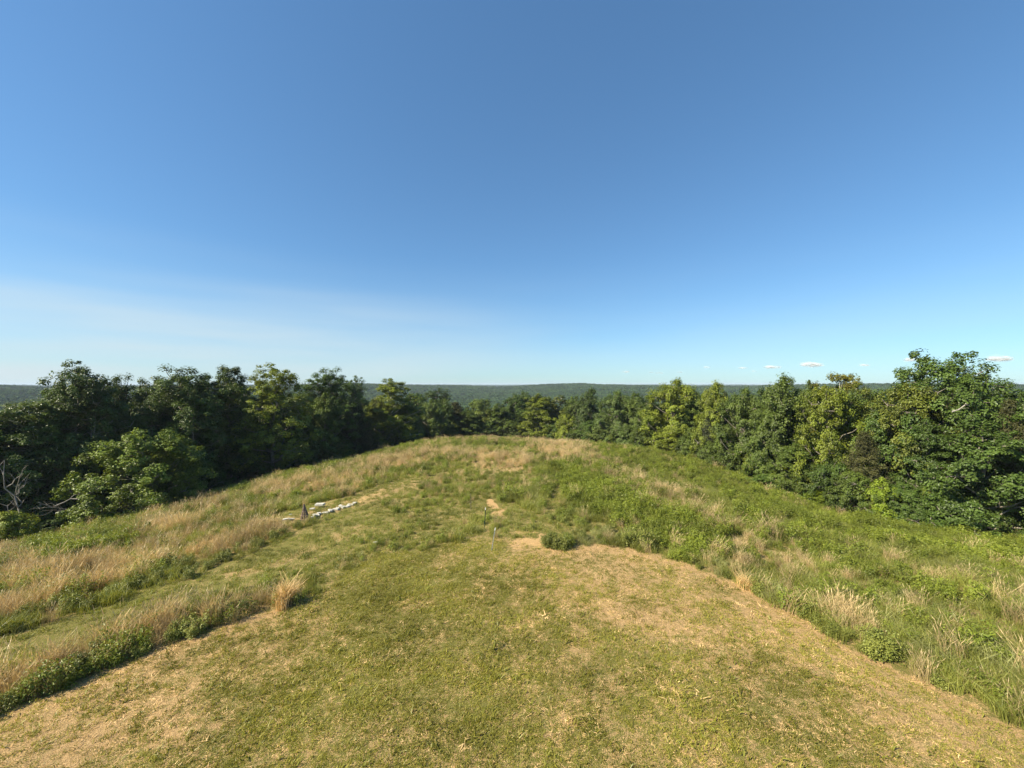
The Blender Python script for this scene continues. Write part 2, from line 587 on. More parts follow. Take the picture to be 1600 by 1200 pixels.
# ---------------------------------------------------------------- ground
def build_ground():
    th = np.concatenate([np.arange(-180, -66, 2.0), np.arange(-66, 66, .22), np.arange(66, 180, 2.0)])
    rr = [0.3]
    while rr[-1] < 6300:
        g = 1.016 if 7 < rr[-1] < 80 else 1.06
        rr.append(rr[-1] * g)
    rr = np.array(rr)
    T, Rr = np.meshgrid(np.radians(th), rr)
    X, Y = Rr * np.sin(T), Rr * np.cos(T)
    Z = H(X, Y)
    n, k = X.shape
    V = np.stack([X, Y, Z], -1).reshape(-1, 3)
    i = np.arange(n - 1)[:, None] * k
    j = np.arange(k)[None, :]
    j2 = (j + 1) % k
    F = np.stack([i + j, i + j2, i + k + j2, i + k + j], -1).reshape(-1, 4)[:, ::-1]
    f = fields(X.ravel(), Y.ravel())
    V = np.concatenate([V, [[0, 0, float(H(0., 0.))]]])
    me = mesh_np('ground', V, F, M['ground'], smooth=True,
                 attr={'straw': np.append(f['straw'], .5), 'wood': np.append(f['wood'], 0), 'bare': np.append(f['bare'], 0)})
    o = link('ground', me)
    tag(o, 'grassy hilltop falling away to wooded valleys and far hills', kind='structure')


build_ground()

# ---------------------------------------------------------------- grass clump sources


def blades(n, rad, h0, h1, w, lean, seed, flat=0.0, heads=0.0, curl=.35):
    """n bent blades, three crossing segments each: returns V, F(quads), v"""
    g = np.random.default_rng(seed)
    a = g.random(n) * 2 * math.pi
    q = np.sqrt(g.random(n)) * rad
    base = np.stack([q * np.cos(a), q * np.sin(a), np.full(n, -.03)], -1)
    h = h0 + (h1 - h0) * g.random(n)
    la = g.random(n) * 2 * math.pi
    l = lean * (0.3 + g.random(n))
    dirv = np.stack([np.cos(la), np.sin(la), np.zeros(n)], -1) * l[:, None]
    up = np.array([0, 0, 1.0]) * (1 - flat)
    p1 = base + (dirv * .35 + up) * (h * .55)[:, None]
    p2 = base + (dirv * (1 + curl) + up * .95) * h[:, None]
    wa = g.random(n) * math.pi
    wd = np.stack([np.cos(wa), np.sin(wa), np.zeros(n)], -1) * (w * (.6 + .8 * g.random(n)))[:, None] * .5
    tipw = .15
    V = np.stack([base - wd, base + wd, p1 + wd * .9, p1 - wd * .9, p2 + wd * tipw, p2 - wd * tipw], 1).reshape(-1, 3)
    i = np.arange(n)[:, None] * 6
    F = np.concatenate([i + np.array([[0, 1, 2, 3]]), i + np.array([[3, 2, 4, 5]])])
    v = np.repeat(g.random(n), 6)
    if heads:
        k = int(n * heads)
        hp = p2[:k]
        hh = .16 + .12 * g.random(k)
        hw = np.stack([np.cos(wa[:k]), np.sin(wa[:k]), np.zeros(k)], -1) * .008
        d_ = (p2[:k] - p1[:k])
        d_ /= np.linalg.norm(d_, axis=1)[:, None]
        V2 = np.stack([hp - d_ * hh[:, None] * .4, hp + hw, hp + d_ * hh[:, None] * .6, hp - hw], 1).reshape(-1, 3)
        F2 = (np.arange(k)[:, None] * 4 + np.array([[0, 1, 2, 3]])) + len(V)
        V = np.concatenate([V, V2])
        F = np.concatenate([F, F2])
        v = np.concatenate([v, np.full(4 * k, .75)])
    return V, F, v


def leaf_quads(P, Nn, size, g, aspect=.62):
    """diamond leaves at P with normals Nn"""
    n = len(P)
    Nn = Nn / (np.linalg.norm(Nn, axis=1)[:, None] + 1e-9)
    rv = g.normal(size=(n, 3))
    a = np.cross(Nn, rv)
    a /= np.linalg.norm(a, axis=1)[:, None] + 1e-9
    b = np.cross(Nn, a)
    s = size * (.65 + .7 * g.random(n))[:, None]
    V = np.stack([P - a * s * .5, P + b * s * aspect * .5 + Nn * s * .06, P + a * s * .5 - Nn * s * .08, P - b * s * aspect * .5 + Nn * s * .06], 1).reshape(-1, 3)
    F = np.arange(n)[:, None] * 4 + np.array([[0, 1, 2, 3]])
    return V, F


def weed_clump(seed, n_st, rad, h0, h1, leaf, per, spread=.22, aspect=.5):
    g = np.random.default_rng(seed)
    Vs, Fs, vs, n0 = [], [], [], 0
    P, Nn, vv = [], [], []
    for i in range(n_st):
        a, q = g.random() * 6.28, math.sqrt(g.random()) * rad
        b0 = np.array([q * math.cos(a), q * math.sin(a), 0])
        h = h0 + (h1 - h0) * g.random()
        ln = g.normal(size=2) * .16
        k = per
        tz = (np.arange(k) + g.random(k)) / k
        tz = .12 + .88 * tz ** .8
        sp = spread * (1.15 - .75 * tz) * (.5 + .6 * g.random(k))
        la = g.random(k) * 6.28
        pts = b0 + np.stack([ln[0] * h * tz ** 1.5 + sp * np.cos(la), ln[1] * h * tz ** 1.5 + sp * np.sin(la), h * tz], -1)
        nn = np.stack([np.cos(la) * .5, np.sin(la) * .5, .9 + 0 * la], -1) + g.normal(size=(k, 3)) * .35
        P.append(pts)
        Nn.append(nn)
        vv.append(np.clip(.15 + .7 * g.random() + .25 * (tz - .5) + .15 * g.normal(size=k), 0, 1))
        sv_, sf = np.array([b0 + [-.006, 0, 0], b0 + [.006, 0, 0], b0 + [ln[0] * h + .003, ln[1] * h, h], b0 + [ln[0] * h - .003, ln[1] * h, h]]), np.array([[0, 1, 2, 3]])
        Vs.append(sv_)
        Fs.append(sf + n0)
        vs.append(np.full(4, .3))
        n0 += 4
    V, F = leaf_quads(np.concatenate(P), np.concatenate(Nn), leaf, g, aspect)
    Vs.append(V)
    Fs.append(F + n0)
    vs.append(np.repeat(np.concatenate(vv), 4))
    return np.concatenate(Vs), np.concatenate(Fs), np.concatenate(vs)


SRC = {}


def source(kind, items, mat):
    c = bpy.data.collections.new(kind + '_source')
    for i, (V, F, v) in enumerate(items):
        me = mesh_np(kind + '_clump', V, F, M[mat] if isinstance(mat, str) else mat, attr={'v': v})
        o = bpy.data.objects.new('%s_clump_%d' % (kind, i), me)
        c.objects.link(o)
    SRC[kind] = (c, len(items))


source('lawn', [blades(30, .12, .025, .08, .011, .8, 100 + i) for i in range(4)], 'lawn')
source('straw', [blades(30, .13, .03, .095, .011, 1.0, 120 + i, flat=.84, curl=.1) for i in range(4)], 'straw')
source('path', [blades(40, .20, .06, .18, .014, .6, 140 + i) for i in range(3)], 'meadow')
source('tan', [blades(80, .30, .45, .98, .009, .28, 160 + i, heads=.6) for i in range(4)], 'tan')
source('green', [blades(80, .30, .25, .66, .014, .5, 180 + i) for i in range(4)], 'meadow')
source('weed', [weed_clump(200 + i, 12, .28, .35, .75, .085, 26) for i in range(4)], 'weed')
source('fern', [weed_clump(220 + i, 14, .32, .45, .85, .10, 28, .2, .42) for i in range(4)], 'weed')
source('bush', [weed_clump(240 + i, 14, .30, .3, .66, .058, 64, .2, .7) for i in range(4)], 'bush')
source('sage', [blades(90, .30, .25, .6, .012, .7, 260 + i) for i in range(3)], 'sage')


def scatter_tree(name):
    ng = bpy.data.node_groups.new(name, 'GeometryNodeTree')
    ng.interface.new_socket('Geometry', in_out='INPUT', socket_type='NodeSocketGeometry')
    ng.interface.new_socket('Geometry', in_out='OUTPUT', socket_type='NodeSocketGeometry')
    return ng


def scatter(name, label, cat, kind, X, Y, Z, scl, tilt=.12, zscl=None, seed=1, nrm=None):
    g = np.random.default_rng(seed)
    c, ns = SRC[kind]
    n = len(X)
    me = bpy.data.meshes.new(name)
    me.vertices.add(n)
    me.vertices.foreach_set('co', np.stack([X, Y, Z], -1).astype(np.float32).ravel())
    a = me.attributes.new('pick', 'INT', 'POINT')
    a.data.foreach_set('value', g.integers(0, ns, n).astype(np.int32))
    a = me.attributes.new('rot', 'FLOAT_VECTOR', 'POINT')
    rot = np.stack([g.normal(size=n) * tilt, g.normal(size=n) * tilt, g.random(n) * 6.283], -1)
    a.data.foreach_set('vector', rot.astype(np.float32).ravel())
    a = me.attributes.new('scl', 'FLOAT_VECTOR', 'POINT')
    zs = scl if zscl is None else zscl
    a.data.foreach_set('vector', np.stack([scl, scl, zs], -1).astype(np.float32).ravel())
    o = link(name, me)
    tag(o, label, cat, kind='stuff')
    ng = scatter_tree(name + '_nodes')
    gi, go = ng.nodes.new('NodeGroupInput'), ng.nodes.new('NodeGroupOutput')
    ip = ng.nodes.new('GeometryNodeInstanceOnPoints')
    ci = ng.nodes.new('GeometryNodeCollectionInfo')
    ci.inputs['Collection'].default_value = c
    ci.inputs['Separate Children'].default_value = True
    ci.inputs['Reset Children'].default_value = True
    ip.inputs['Pick Instance'].default_value = True

    def attr(nm, ty):
        q = ng.nodes.new('GeometryNodeInputNamedAttribute')
        q.data_type = ty
        q.inputs['Name'].default_value = nm
        return q.outputs[0]
    ng.links.new(gi.outputs[0], ip.inputs['Points'])
    ng.links.new(ci.outputs[0], ip.inputs['Instance'])
    ng.links.new(attr('pick', 'INT'), ip.inputs['Instance Index'])
    er = ng.nodes.new('FunctionNodeEulerToRotation')
    ng.links.new(attr('rot', 'FLOAT_VECTOR'), er.inputs[0])
    ng.links.new(er.outputs[0], ip.inputs['Rotation'])
    ng.links.new(attr('scl', 'FLOAT_VECTOR'), ip.inputs['Scale'])
    ng.links.new(ip.outputs[0], go.inputs[0])
    md = o.modifiers.new('scatter', 'NODES')
    md.node_group = ng
    return o


def polar_points(r0, r1, th0, th1, dens, seed):
    g = np.random.default_rng(seed)
    n = int(abs(R_(th1 - th0)) * (r1 * r1 - r0 * r0) / 2 * dens)
    r = np.sqrt(r0 * r0 + (r1 * r1 - r0 * r0) * g.random(n))
    th = np.radians(th0 + (th1 - th0) * g.random(n))
    return r * np.sin(th), r * np.cos(th)


def build_lawn():
    xs, ys = [], []
    for r0, r1, dn in ((6.2, 11, 170), (11, 16, 150), (16, 26, 100)):
        x, y = polar_points(r0, r1, -62, 62, dn, int(r0 * 10))
        xs.append(x)
        ys.append(y)
    x, y = np.concatenate(xs), np.concatenate(ys)
    f = fields(x, y)
    g = np.random.default_rng(5)
    ok = f['mown'] & (f['bare'] * .85 < g.random(len(x)))
    f['straw'] = np.maximum(f['straw'], f['bare'])
    x, y = x[ok], y[ok]
    st = f['straw'][ok]
    z = f['z'][ok]
    u = g.random(len(x))
    isst = u < .16 + .68 * st
    s = np.exp(g.normal(size=len(x)) * .33) * (.7 + .7 * fbm(x + 3, y + 9, .8, 2))
    q = ~isst
    scatter('lawn_grass', 'short mown green grass on the hilltop in the foreground', 'grass', 'lawn', x[q], y[q], z[q], s[q], .2)
    q = isst
    scatter('dry_clippings', 'dry straw and clippings lying over the mown hilltop', 'dry grass', 'straw', x[q], y[q], z[q] + .01, s[q], .15)
    # short grass of the paths and worn places in the meadow
    x, y = polar_points(12, 66, -62, 50, 11, 55)
    f = fields(x, y)
    ok = (~f['mown']) & ((f['short'] > .5) | (f['mid'] > .6)) & (f['bare'] * .9 < g.random(len(x))) & (f['wood'] < .5)
    x, y, z = x[ok], y[ok], f['z'][ok]
    s = (.6 + .6 * g.random(len(x))) * np.where(f['mid'][ok] > .6, 1.25, 1.0)
    scatter('path_grass', 'short green grass of the path across the left slope', 'grass', 'path', x, y, z, s, .2)


build_lawn()


def build_meadow():
    xs, ys = [], []
    for r0, r1, dn in ((9, 22, 13), (22, 36, 10), (36, 52, 6.5), (52, 82, 4.2)):
        x, y = polar_points(r0, r1, -62, 62, dn, 300 + int(r0))
        xs.append(x)
        ys.append(y)
    x, y = np.concatenate(xs), np.concatenate(ys)
    f = fields(x, y)
    g = np.random.default_rng(6)
    th = np.degrees(np.arctan2(x, y))
    ok = (~f['mown']) & (f['short'] < .5) & (f['bare'] < .6) & (f['wood'] < .6)
    # the middle ground stays low and sparse
    ok &= ~((f['mid'] > .6) & (g.random(len(x)) < .75))
    names = ['tan', 'green', 'weed', 'fern', 'bush', 'sage']
    Wt = np.stack([f[k] for k in names], -1)
    Wt = Wt / Wt.sum(1, keepdims=True)
    cs = np.cumsum(Wt, 1)
    pick = (g.random(len(x))[:, None] > cs).sum(1)
    hs_ = .30 + 1.05 * fbm(x, y, 2.0, 3)
    s = (.65 + .6 * g.random(len(x)) ** 1.5) * hs_ * np.clip(1 + (f['r'] - 40) * .004, 1, 1.12)
    s = np.where(f['mid'] > .5, s * .62, s)
    s = np.where(f['foot'] & (pick == 0), s * .85, s)
    s = np.where(f['top'] & (pick == 0), s * 1.1, s)
    info = [('tan_meadow_grass', 'tall dry tan grass with seed heads on the slopes', 'dry grass'),
            ('green_meadow_grass', 'knee high green grass all over the hill', 'grass'),
            ('broadleaf_weeds', 'leafy green weeds mixed through the meadow', 'weeds'),
            ('bright_green_weeds', 'bright green ferny weeds in wide patches on the slopes', 'weeds'),
            ('bramble', 'dark green brambly undergrowth along the mown edge', 'undergrowth'),
            ('grey_green_grass', 'grey green soft grass between the taller tufts', 'grass')]
    for k, nm in enumerate(names):
        q = ok & (pick == k)
        scatter(*info[k], nm, x[q], y[q], f['z'][q], s[q], .13, seed=k + 3)


build_meadow()

# ---------------------------------------------------------------- trees


def crown_points(g, Hh, Rr, cb, prof, n_lobe, n_cl, lobe_r, cl_r, per, flat=.62, gap=.0, drop=.15):
    """lobes on the crown's envelope, clusters on the lobes, leaves on the clusters"""
    lob = []
    for i in range(n_lobe):
        tt = cb + (1 - cb) * (i + g.random()) / n_lobe
        aa = i * 2.399 + g.normal() * .5
        q = Rr * prof((tt - cb) / (1 - cb)) * (.55 + .45 * g.random())
        lr = lobe_r * (.7 + .6 * g.random()) * (1 - .35 * ((tt - cb) / (1 - cb)))
        zt = cb * Hh + (tt - cb) / (1 - cb) * (Hh * (1 - cb) - lr * .9)
        lob.append((q * math.cos(aa), q * math.sin(aa), zt, lr))
    lob.append((g.normal() * .2, g.normal() * .2, Hh - lobe_r * .95, lobe_r * .95))
    for i in range(4):
        aa = i * 1.57 + g.normal() * .4
        lob.append((Rr * .42 * math.cos(aa), Rr * .42 * math.sin(aa), Hh * (.95 - .09 * g.random()) - lobe_r, lobe_r * .9))
    for i in range(4):
        lob.append((0, 0, Hh * (cb + (1 - cb) * (.2 + .16 * i)), lobe_r * 1.05))
    for i in range(9):
        aa, q = i * 2.399, (i + .5) / 9
        rq = Rr * prof(q) * .55
        lob.append((rq * math.cos(aa), rq * math.sin(aa), Hh * (cb + (1 - cb) * q * .85), lobe_r * .9))
    lob = np.array(lob)
    C = []
    for i, l in enumerate(lob):
        k = max(4, int(n_cl * (l[3] / lobe_r) ** 2))
        v = g.normal(size=(k, 3))
        v /= np.linalg.norm(v, axis=1)[:, None]
        v[:, 2] = np.where(v[:, 2] < -.75, -v[:, 2], v[:, 2])
        rad = l[3] * (.35 + .70 * g.random(k))[:, None]
        c = l[:3] + v * rad * np.array([1, 1, 1.05])
        C.append(np.concatenate([c, np.full((k, 1), i)], 1))
    C = np.concatenate(C)
    keep = g.random(len(C)) > gap
    C = C[keep]
    P, Nn, vv = [], [], []
    axis = np.array([0, 0, Hh * .45])
    for c in C:
        k = int(per * (.6 + .8 * g.random()))
        v = g.normal(size=(k, 3))
        v /= np.linalg.norm(v, axis=1)[:, None]
        rr_ = cl_r * (.45 + .75 * g.random())
        rad = rr_ * g.random(k)[:, None] ** .45
        pts = c[:3] + v * rad * np.array([1, 1, flat])
        pts[:, 2] -= drop * (np.hypot(pts[:, 0] - c[0], pts[:, 1] - c[1])) ** 2 / cl_r
        out = c[:3] - axis
        out = out / (np.linalg.norm(out) + 1e-6)
        nn = v * .75 + out * .6 + np.array([0, 0, .45]) + g.normal(size=(k, 3)) * .42
        P.append(pts)
        Nn.append(nn)
        vv.append(np.clip(g.random() * .55 + g.random(k) * .45, 0, 1))
    return lob, C, np.concatenate(P), np.concatenate(Nn), np.concatenate(vv)


def wobble(a, b, n, amp, g):
    t_ = np.linspace(0, 1, n)[:, None]
    p_ = a * (1 - t_) + b * t_
    w = g.normal(size=(n, 3)) * amp * np.linalg.norm(b - a)
    w[0] = w[-1] = 0
    return p_ + w


def tree_proto(seed, Hh=14, Rr=4.2, cb=.15, prof=None, n_lobe=16, n_cl=16, lobe_r=1.7, cl_r=.62, per=70, leaf=.25, gap=0., mat='leaf',
               bark='bark', flat=.62, trunk_r=.2, drop=.15, kind='broad', aspect=.62):
    g = np.random.default_rng(seed)
    prof = prof or (lambda q: math.sqrt(max(0.05, 1 - (2 * q - .85) ** 2 * .72)) if q < .95 else .3)
    lob, C, P, Nn, vv = crown_points(g, Hh, Rr, cb, prof, n_lobe, n_cl, lobe_r, cl_r, per, flat, gap, drop)
    V, F = leaf_quads(P, Nn, leaf, g, aspect)
    V[:, 2] = np.maximum(V[:, 2], -.3)
    crown = mesh_np('crown', V, F, M[mat], attr={'v': np.repeat(vv, 4)})
    mb = MB()
    top = np.array([g.normal() * .25, g.normal() * .25, Hh * .93])
    tp = wobble(np.array([0, 0, -1.5]), top, 10, .012, g)
    mb.tube(tp, np.linspace(trunk_r * 1.25, trunk_r * .12, 10), 7)
    for l in lob:
        z0 = max(.6, l[2] - np.hypot(l[0], l[1]) * (.55 + .4 * g.random()))
        z0 = min(z0, Hh * .85)
        i = int(np.argmin(np.abs(tp[:, 2] - z0)))
        a = tp[i]
        rb = trunk_r * (1.1 - z0 / Hh) * .5
        mb.tube(wobble(a, l[:3], 5, .05, g), np.linspace(rb, rb * .4, 5), 5)
    for c in C[:: 2]:
        l = lob[int(c[3])]
        mb.tube(np.array([l[:3], (l[:3] + c[:3]) / 2 + g.normal(size=3) * .08, c[:3]]), [.04, .028, .012], 3)
    trunk = mb.mesh('trunk', M[bark])
    return crown, trunk, Hh, Rr


def cedar_proto(seed, Hh=9, Rr=2.3):
    g = np.random.default_rng(seed)
    P, Nn, vv = [], [], []
    mb = MB()
    tp = wobble(np.array([0, 0, -1.0]), np.array([0, 0, Hh * .97]), 8, .008, g)
    mb.tube(tp, np.linspace(.17, .02, 8), 6)
    n = 150
    for i in range(n):
        q = (i + g.random()) / n
        z = Hh * (.04 + .93 * q)
        L = Rr * (1 - q) ** .75 * (.65 + .5 * g.random()) + .15
        aa = i * 2.399 + g.normal() * .3
        d_ = np.array([math.cos(aa), math.sin(aa), .28 + .35 * q])
        e = np.array([0, 0, z - L * .15]) + d_ * L
        mb.tube([[0, 0, z - L * .15], (np.array([0, 0, z - L * .15]) + e) / 2 - [0, 0, .05], e], [.025, .018, .008], 3)
        k = int(40 + 110 * L / Rr)
        t_ = (.25 + .75 * g.random(k) ** .7)
        side = g.normal(size=(k, 3)) * np.array([.26, .26, .14]) * (L / Rr + .35)
        pts = np.array([0, 0, z - L * .15]) + d_ * (L * t_)[:, None] + side
        P.append(pts)
        Nn.append(d_ * .4 + np.array([0, 0, .7]) + g.normal(size=(k, 3)) * .5)
        vv.append(np.clip(.6 * g.random() + .4 * g.random(k), 0, 1))
    V, F = leaf_quads(np.concatenate(P), np.concatenate(Nn), .20, g, .35)
    crown = mesh_np('crown', V, F, M['needle'], attr={'v': np.repeat(np.concatenate(vv), 4)})
    return crown, mb.mesh('trunk', M['bark']), Hh, Rr


oval = lambda q: math.sin(math.pi * min(1, max(0, .14 + .83 * q))) ** .75
egg = lambda q: math.sin(math.pi * min(1, max(0, .24 + .71 * q))) ** .62
wide = lambda q: (1 - .88 * q ** 2.2)
col_ = lambda q: (1 - .8 * q ** 3) * .95
PROTO = {
    'oak0': tree_proto(1, 18, 4.2, .10, egg, 30, 12, 1.7, .66, 100, .20, flat=.9),
    'oak1': tree_proto(2, 18, 3.9, .10, egg, 32, 11, 1.55, .62, 96, .20, gap=.06, flat=.9),
    'oak2': tree_proto(3, 17, 4.2, .10, wide, 30, 12, 1.7, .66, 96, .20, gap=.05, flat=.9),
    'open0': tree_proto(4, 17, 3.8, .12, egg, 36, 10, 1.2, .54, 92, .19, gap=.08, bark='pale_bark', flat=.9, trunk_r=.13),
    'open1': tree_proto(5, 16, 3.4, .12, egg, 30, 11, 1.2, .52, 90, .19, gap=.10, bark='pale_bark', flat=.9, trunk_r=.12),
    'pop0': tree_proto(6, 12, 4.2, .05, egg, 30, 13, 1.45, .60, 92, .20, gap=.04, flat=.95),
    'pop1': tree_proto(7, 12, 3.7, .04, oval, 30, 12, 1.40, .58, 92, .20, gap=.04, flat=.95),
    'dome0': tree_proto(16, 11, 4.3, .05, egg, 28, 14, 1.5, .60, 92, .20, flat=.95),
    'dome1': tree_proto(17, 11, 4.0, .04, wide, 28, 13, 1.4, .58, 92, .19, gap=.05, flat=.9),
    'cone0': tree_proto(18, 12, 3.6, .03, lambda q: (1 - .85 * q ** 1.7), 32, 12, 1.3, .56, 92, .19, flat=.9),
    'layer0': tree_proto(8, 11, 4.6, .03, wide, 34, 13, 1.4, .70, 92, .21, flat=.5, drop=.35),
    'layer1': tree_proto(9, 12, 4.4, .03, wide, 34, 12, 1.4, .66, 92, .21, flat=.65, drop=.3),
    'shrub0': tree_proto(10, 5, 2.6, .03, egg, 22, 11, 1.0, .44, 60, .16, trunk_r=.06, flat=.95),
    'shrub1': tree_proto(11, 4, 2.3, .03, wide, 18, 11, .95, .42, 60, .15, trunk_r=.05, gap=.1, flat=.95),
    'shrub2': tree_proto(12, 6, 2.8, .03, egg, 24, 12, 1.05, .44, 64, .16, trunk_r=.06, gap=.03, flat=.95),
    'young': tree_proto(15, 10, 4.2, .01, egg, 46, 14, 1.15, .52, 84, .18, trunk_r=.08, flat=1.),
    'giant': tree_proto(19, 14, 5.4, .04, egg, 48, 13, 1.5, .6, 88, .20, flat=.95),
    'cedar0': cedar_proto(13),
    'cedar1': cedar_proto(14, 9, 2.8),
}
print('proto faces', sum(len(v[0].polygons) for v in PROTO.values()))
TINT = {'fresh': (1.25, 1.28, .78), 'dark': (.62, .70, .68), 'deep': (.72, .86, .72), 'mid': (.95, 1.0, .85), 'yellow': (1.62, 1.48, .8), 'lime': (1.75, 1.75, .75), 'pale': (1.25, 1.25, 1.25),
        'grey': (1.05, 1.12, 1.35), 'olive': (1.15, 1.02, .75), 'brown': (1.25, .95, .75), 'cedar': (1.0, .95, .9), 'rust': (1.35, 1.0, .72)}


def put_tree(name, proto, x, y, top_z, half_w, tint, label, cat, group, rz=None, g=random, minh=1.5):
    cr, tr, h0, r0 = PROTO[proto]
    z = float(H(x, y))
    h = max(minh, top_z - z)
    e = thing(name, (x, y, z), label, cat, group, g.random() * 6.28 if rz is None else rz)
    sxy = half_w / r0
    for nm, me in (('trunk', tr), ('crown', cr)):
        o = link(nm, me, e)
        o.scale = (sxy, sxy, h / h0)
        if nm == 'crown':
            k = .9 + .2 * g.random()
            c = TINT[tint]
            o.color = (c[0] * k, c[1] * k, c[2] * k, 1)
    return e


def wood_at(px, extra):
    u = (px - 800) / FPX
    th = math.degrees(math.atan(u))
    r = float(tab(th, 0) + tab(th, 3)) + extra
    return r * math.sin(R_(th)), r * math.cos(R_(th))


# px of the axis, row of the top, half width in px, metres behind the wood's edge, kind, tint, label
TREES = [
    (22, 632, 60, 4, 'oak1', 'dark', 'dark green tree at the left edge of the photo behind the dead tree'),
    (62, 655, 44, 1, 'open1', 'deep', 'scraggly vine hung tree beside the dead tree at far left'),
    (118, 564, 56, 3, 'oak1', 'dark', 'tall dark tree with twin tufted tops at left, rising above its neighbours'),
    (95, 590, 40, 9, 'oak0', 'deep', 'dark tree just left of and behind the twin topped tree'),
    (180, 583, 46, 8, 'oak0', 'dark', 'dark round tree between the twin topped tree and the biggest left crown'),
    (232, 590, 40, 10, 'oak2', 'dark', 'dark flat topped tree just left of the biggest dark crown'),
    (288, 570, 70, 3, 'oak0', 'dark', 'biggest dark crown of the left wood, behind the sunlit young tree'),
    (352, 567, 44, 6, 'open0', 'dark', 'dark tree with ragged open top right of the biggest dark crown'),
    (375, 640, 48, 3, 'oak2', 'dark', 'low very dark tree in the shade left of the tall yellow green tree'),
    (428, 568, 52, -3, 'oak1', 'yellow', 'tall yellow green tree with open feathery top in the left wood'),
    (470, 610, 36, 7, 'pop0', 'mid', 'mid green tree tucked between the yellow green and the blue green crown'),
    (513, 573, 46, 3, 'oak0', 'deep', 'round blue green tree with a high domed crown left of centre'),
    (552, 587, 26, 10, 'oak1', 'deep', 'slender dark tree right behind the domed blue green tree'),
    (548, 628, 30, 4, 'pop1', 'deep', 'narrow green tree standing over the brownish cedar'),
    (558, 640, 34, 1, 'cedar1', 'brown', 'brownish cedar at the meadow brow left of the pale trunked tree'),
    (612, 590, 42, -4, 'open1', 'yellow', 'yellow green tree with pale bare trunk at the left end of the crest'),
    (648, 612, 30, 8, 'pop0', 'deep', 'dark green tree close behind the pale trunked yellow tree'),
    (684, 606, 32, 12, 'oak1', 'dark', 'dark tree in the dip right of the pale trunked yellow tree'),
    (712, 626, 24, 4, 'cedar0', 'olive', 'olive brown cedar in the dip at the hill crest'),
    (730, 640, 26, 2, 'pop1', 'mid', 'small rounded green tree just right of the olive brown cedar'),
    (750, 621, 28, 5, 'pop0', 'pale', 'light green tree above the left shoulder of the crest'),
    (778, 630, 24, 3, 'pop1', 'mid', 'mid green tree directly behind the middle of the crest'),
    (805, 615, 26, 8, 'dome1', 'deep', 'blue green tree left of the bright conical one at centre'),
    (820, 611, 20, 13, 'dome0', 'dark', 'dark tree peeping over the bright conical one at centre'),
    (843, 614, 32, 1, 'cone0', 'yellow', 'bright broad conical tree at the centre of the tree line'),
    (874, 616, 22, 6, 'open1', 'olive', 'brownish green tree just right of the bright conical one'),
    (886, 645, 20, 0, 'shrub2', 'yellow', 'small yellow green tree in front of the dark ones right of centre'),
    (900, 618, 24, 9, 'dome0', 'mid', 'green tree between the brownish and the tall dark crown'),
    (921, 606, 26, 6, 'dome1', 'dark', 'tall dark crown right of centre, darkest of the middle row'),
    (925, 655, 24, 1, 'shrub2', 'deep', 'low dark tree at the foot of the tall dark crown'),
    (962, 610, 34, 3, 'dome0', 'grey', 'pale grey green tree right of the tall dark crown'),
    (990, 613, 26, 7, 'dome0', 'mid', 'green tree between the grey green crown and the big yellow green one'),
    (1012, 622, 24, 2, 'pop1', 'mid', 'slim green tree leaning on the left side of the big yellow green tree'),
    (1052, 592, 48, 3, 'dome0', 'yellow', 'big domed yellow green tree right of the crest'),
    (1085, 606, 32, 6, 'dome1', 'mid', 'mid green tree filling the gap right of the big domed one'),
    (1116, 596, 34, 4, 'dome1', 'yellow', 'yellow green tree with flat top, second right of the domed one'),
    (1108, 640, 18, 1, 'cedar0', 'grey', 'narrow grey cedar in front of the flat topped yellow green tree'),
    (1160, 606, 40, 3, 'dome0', 'mid', 'dense green tree above the pile of bleached logs'),
    (1196, 630, 32, 1, 'layer1', 'mid', 'lower spreading tree right above the bleached logs'),
    (1220, 586, 46, 4, 'dome1', 'mid', 'tall tree with knobbly top between logs and pale trunked right tree'),
    (1262, 594, 30, 8, 'cone0', 'mid', 'green tree with small pointed top behind the knobbly one'),
    (1310, 578, 42, 9, 'open0', 'rust', 'rusty topped open crown behind the pale trunked right tree'),
    (1294, 598, 46, 2, 'pop0', 'yellow', 'rounded yellow green tree with a white trunk showing on the right'),
    (1345, 596, 32, 8, 'open1', 'olive', 'thin topped tree right of the rusty crown'),
    (1390, 606, 34, 12, 'dome0', 'deep', 'dark tree in the notch left of the giant right tree'),
    (1365, 640, 36, 3, 'layer0', 'deep', 'dark layered tree over the brown cedar on the right'),
    (1350, 672, 40, 1, 'cedar1', 'olive', 'dark brown cedar low in the right wood'),
    (1240, 690, 40, 0, 'layer1', 'mid', 'low layered tree at the edge of the meadow left of the brown cedar'),
    (1478, 546, 88, 4, 'giant', 'deep', 'giant spreading tree on the right, tallest in the photo'),
    (1555, 590, 56, 7, 'oak0', 'deep', 'dark flank tree right of the giant spreading one'),
    (1440, 650, 44, 1, 'layer1', 'deep', 'blue green layered tree under the left half of the giant'),
    (1530, 652, 76, 0, 'layer0', 'deep', 'wide tree with drooping layered boughs at the right edge of the photo'),
    (1620, 640, 60, 2, 'layer0', 'deep', 'layered tree cut by the right edge of the photo'),
    (228, 672, 80, -8, 'young', 'fresh', 'sunlit young tree standing out before the dark left wood'),
    (280, 720, 40, -3, 'shrub1', 'mid', 'smaller green shrub against the right side of the sunlit young tree'),
    (1200, 738, 30, -1.5, 'shrub0', 'deep', 'dark green shrub jutting into the meadow below the bleached logs'),
    (12, 800, 38, -7, 'shrub1', 'yellow', 'yellow green shrub at the left edge of the photo by the brow'),
]


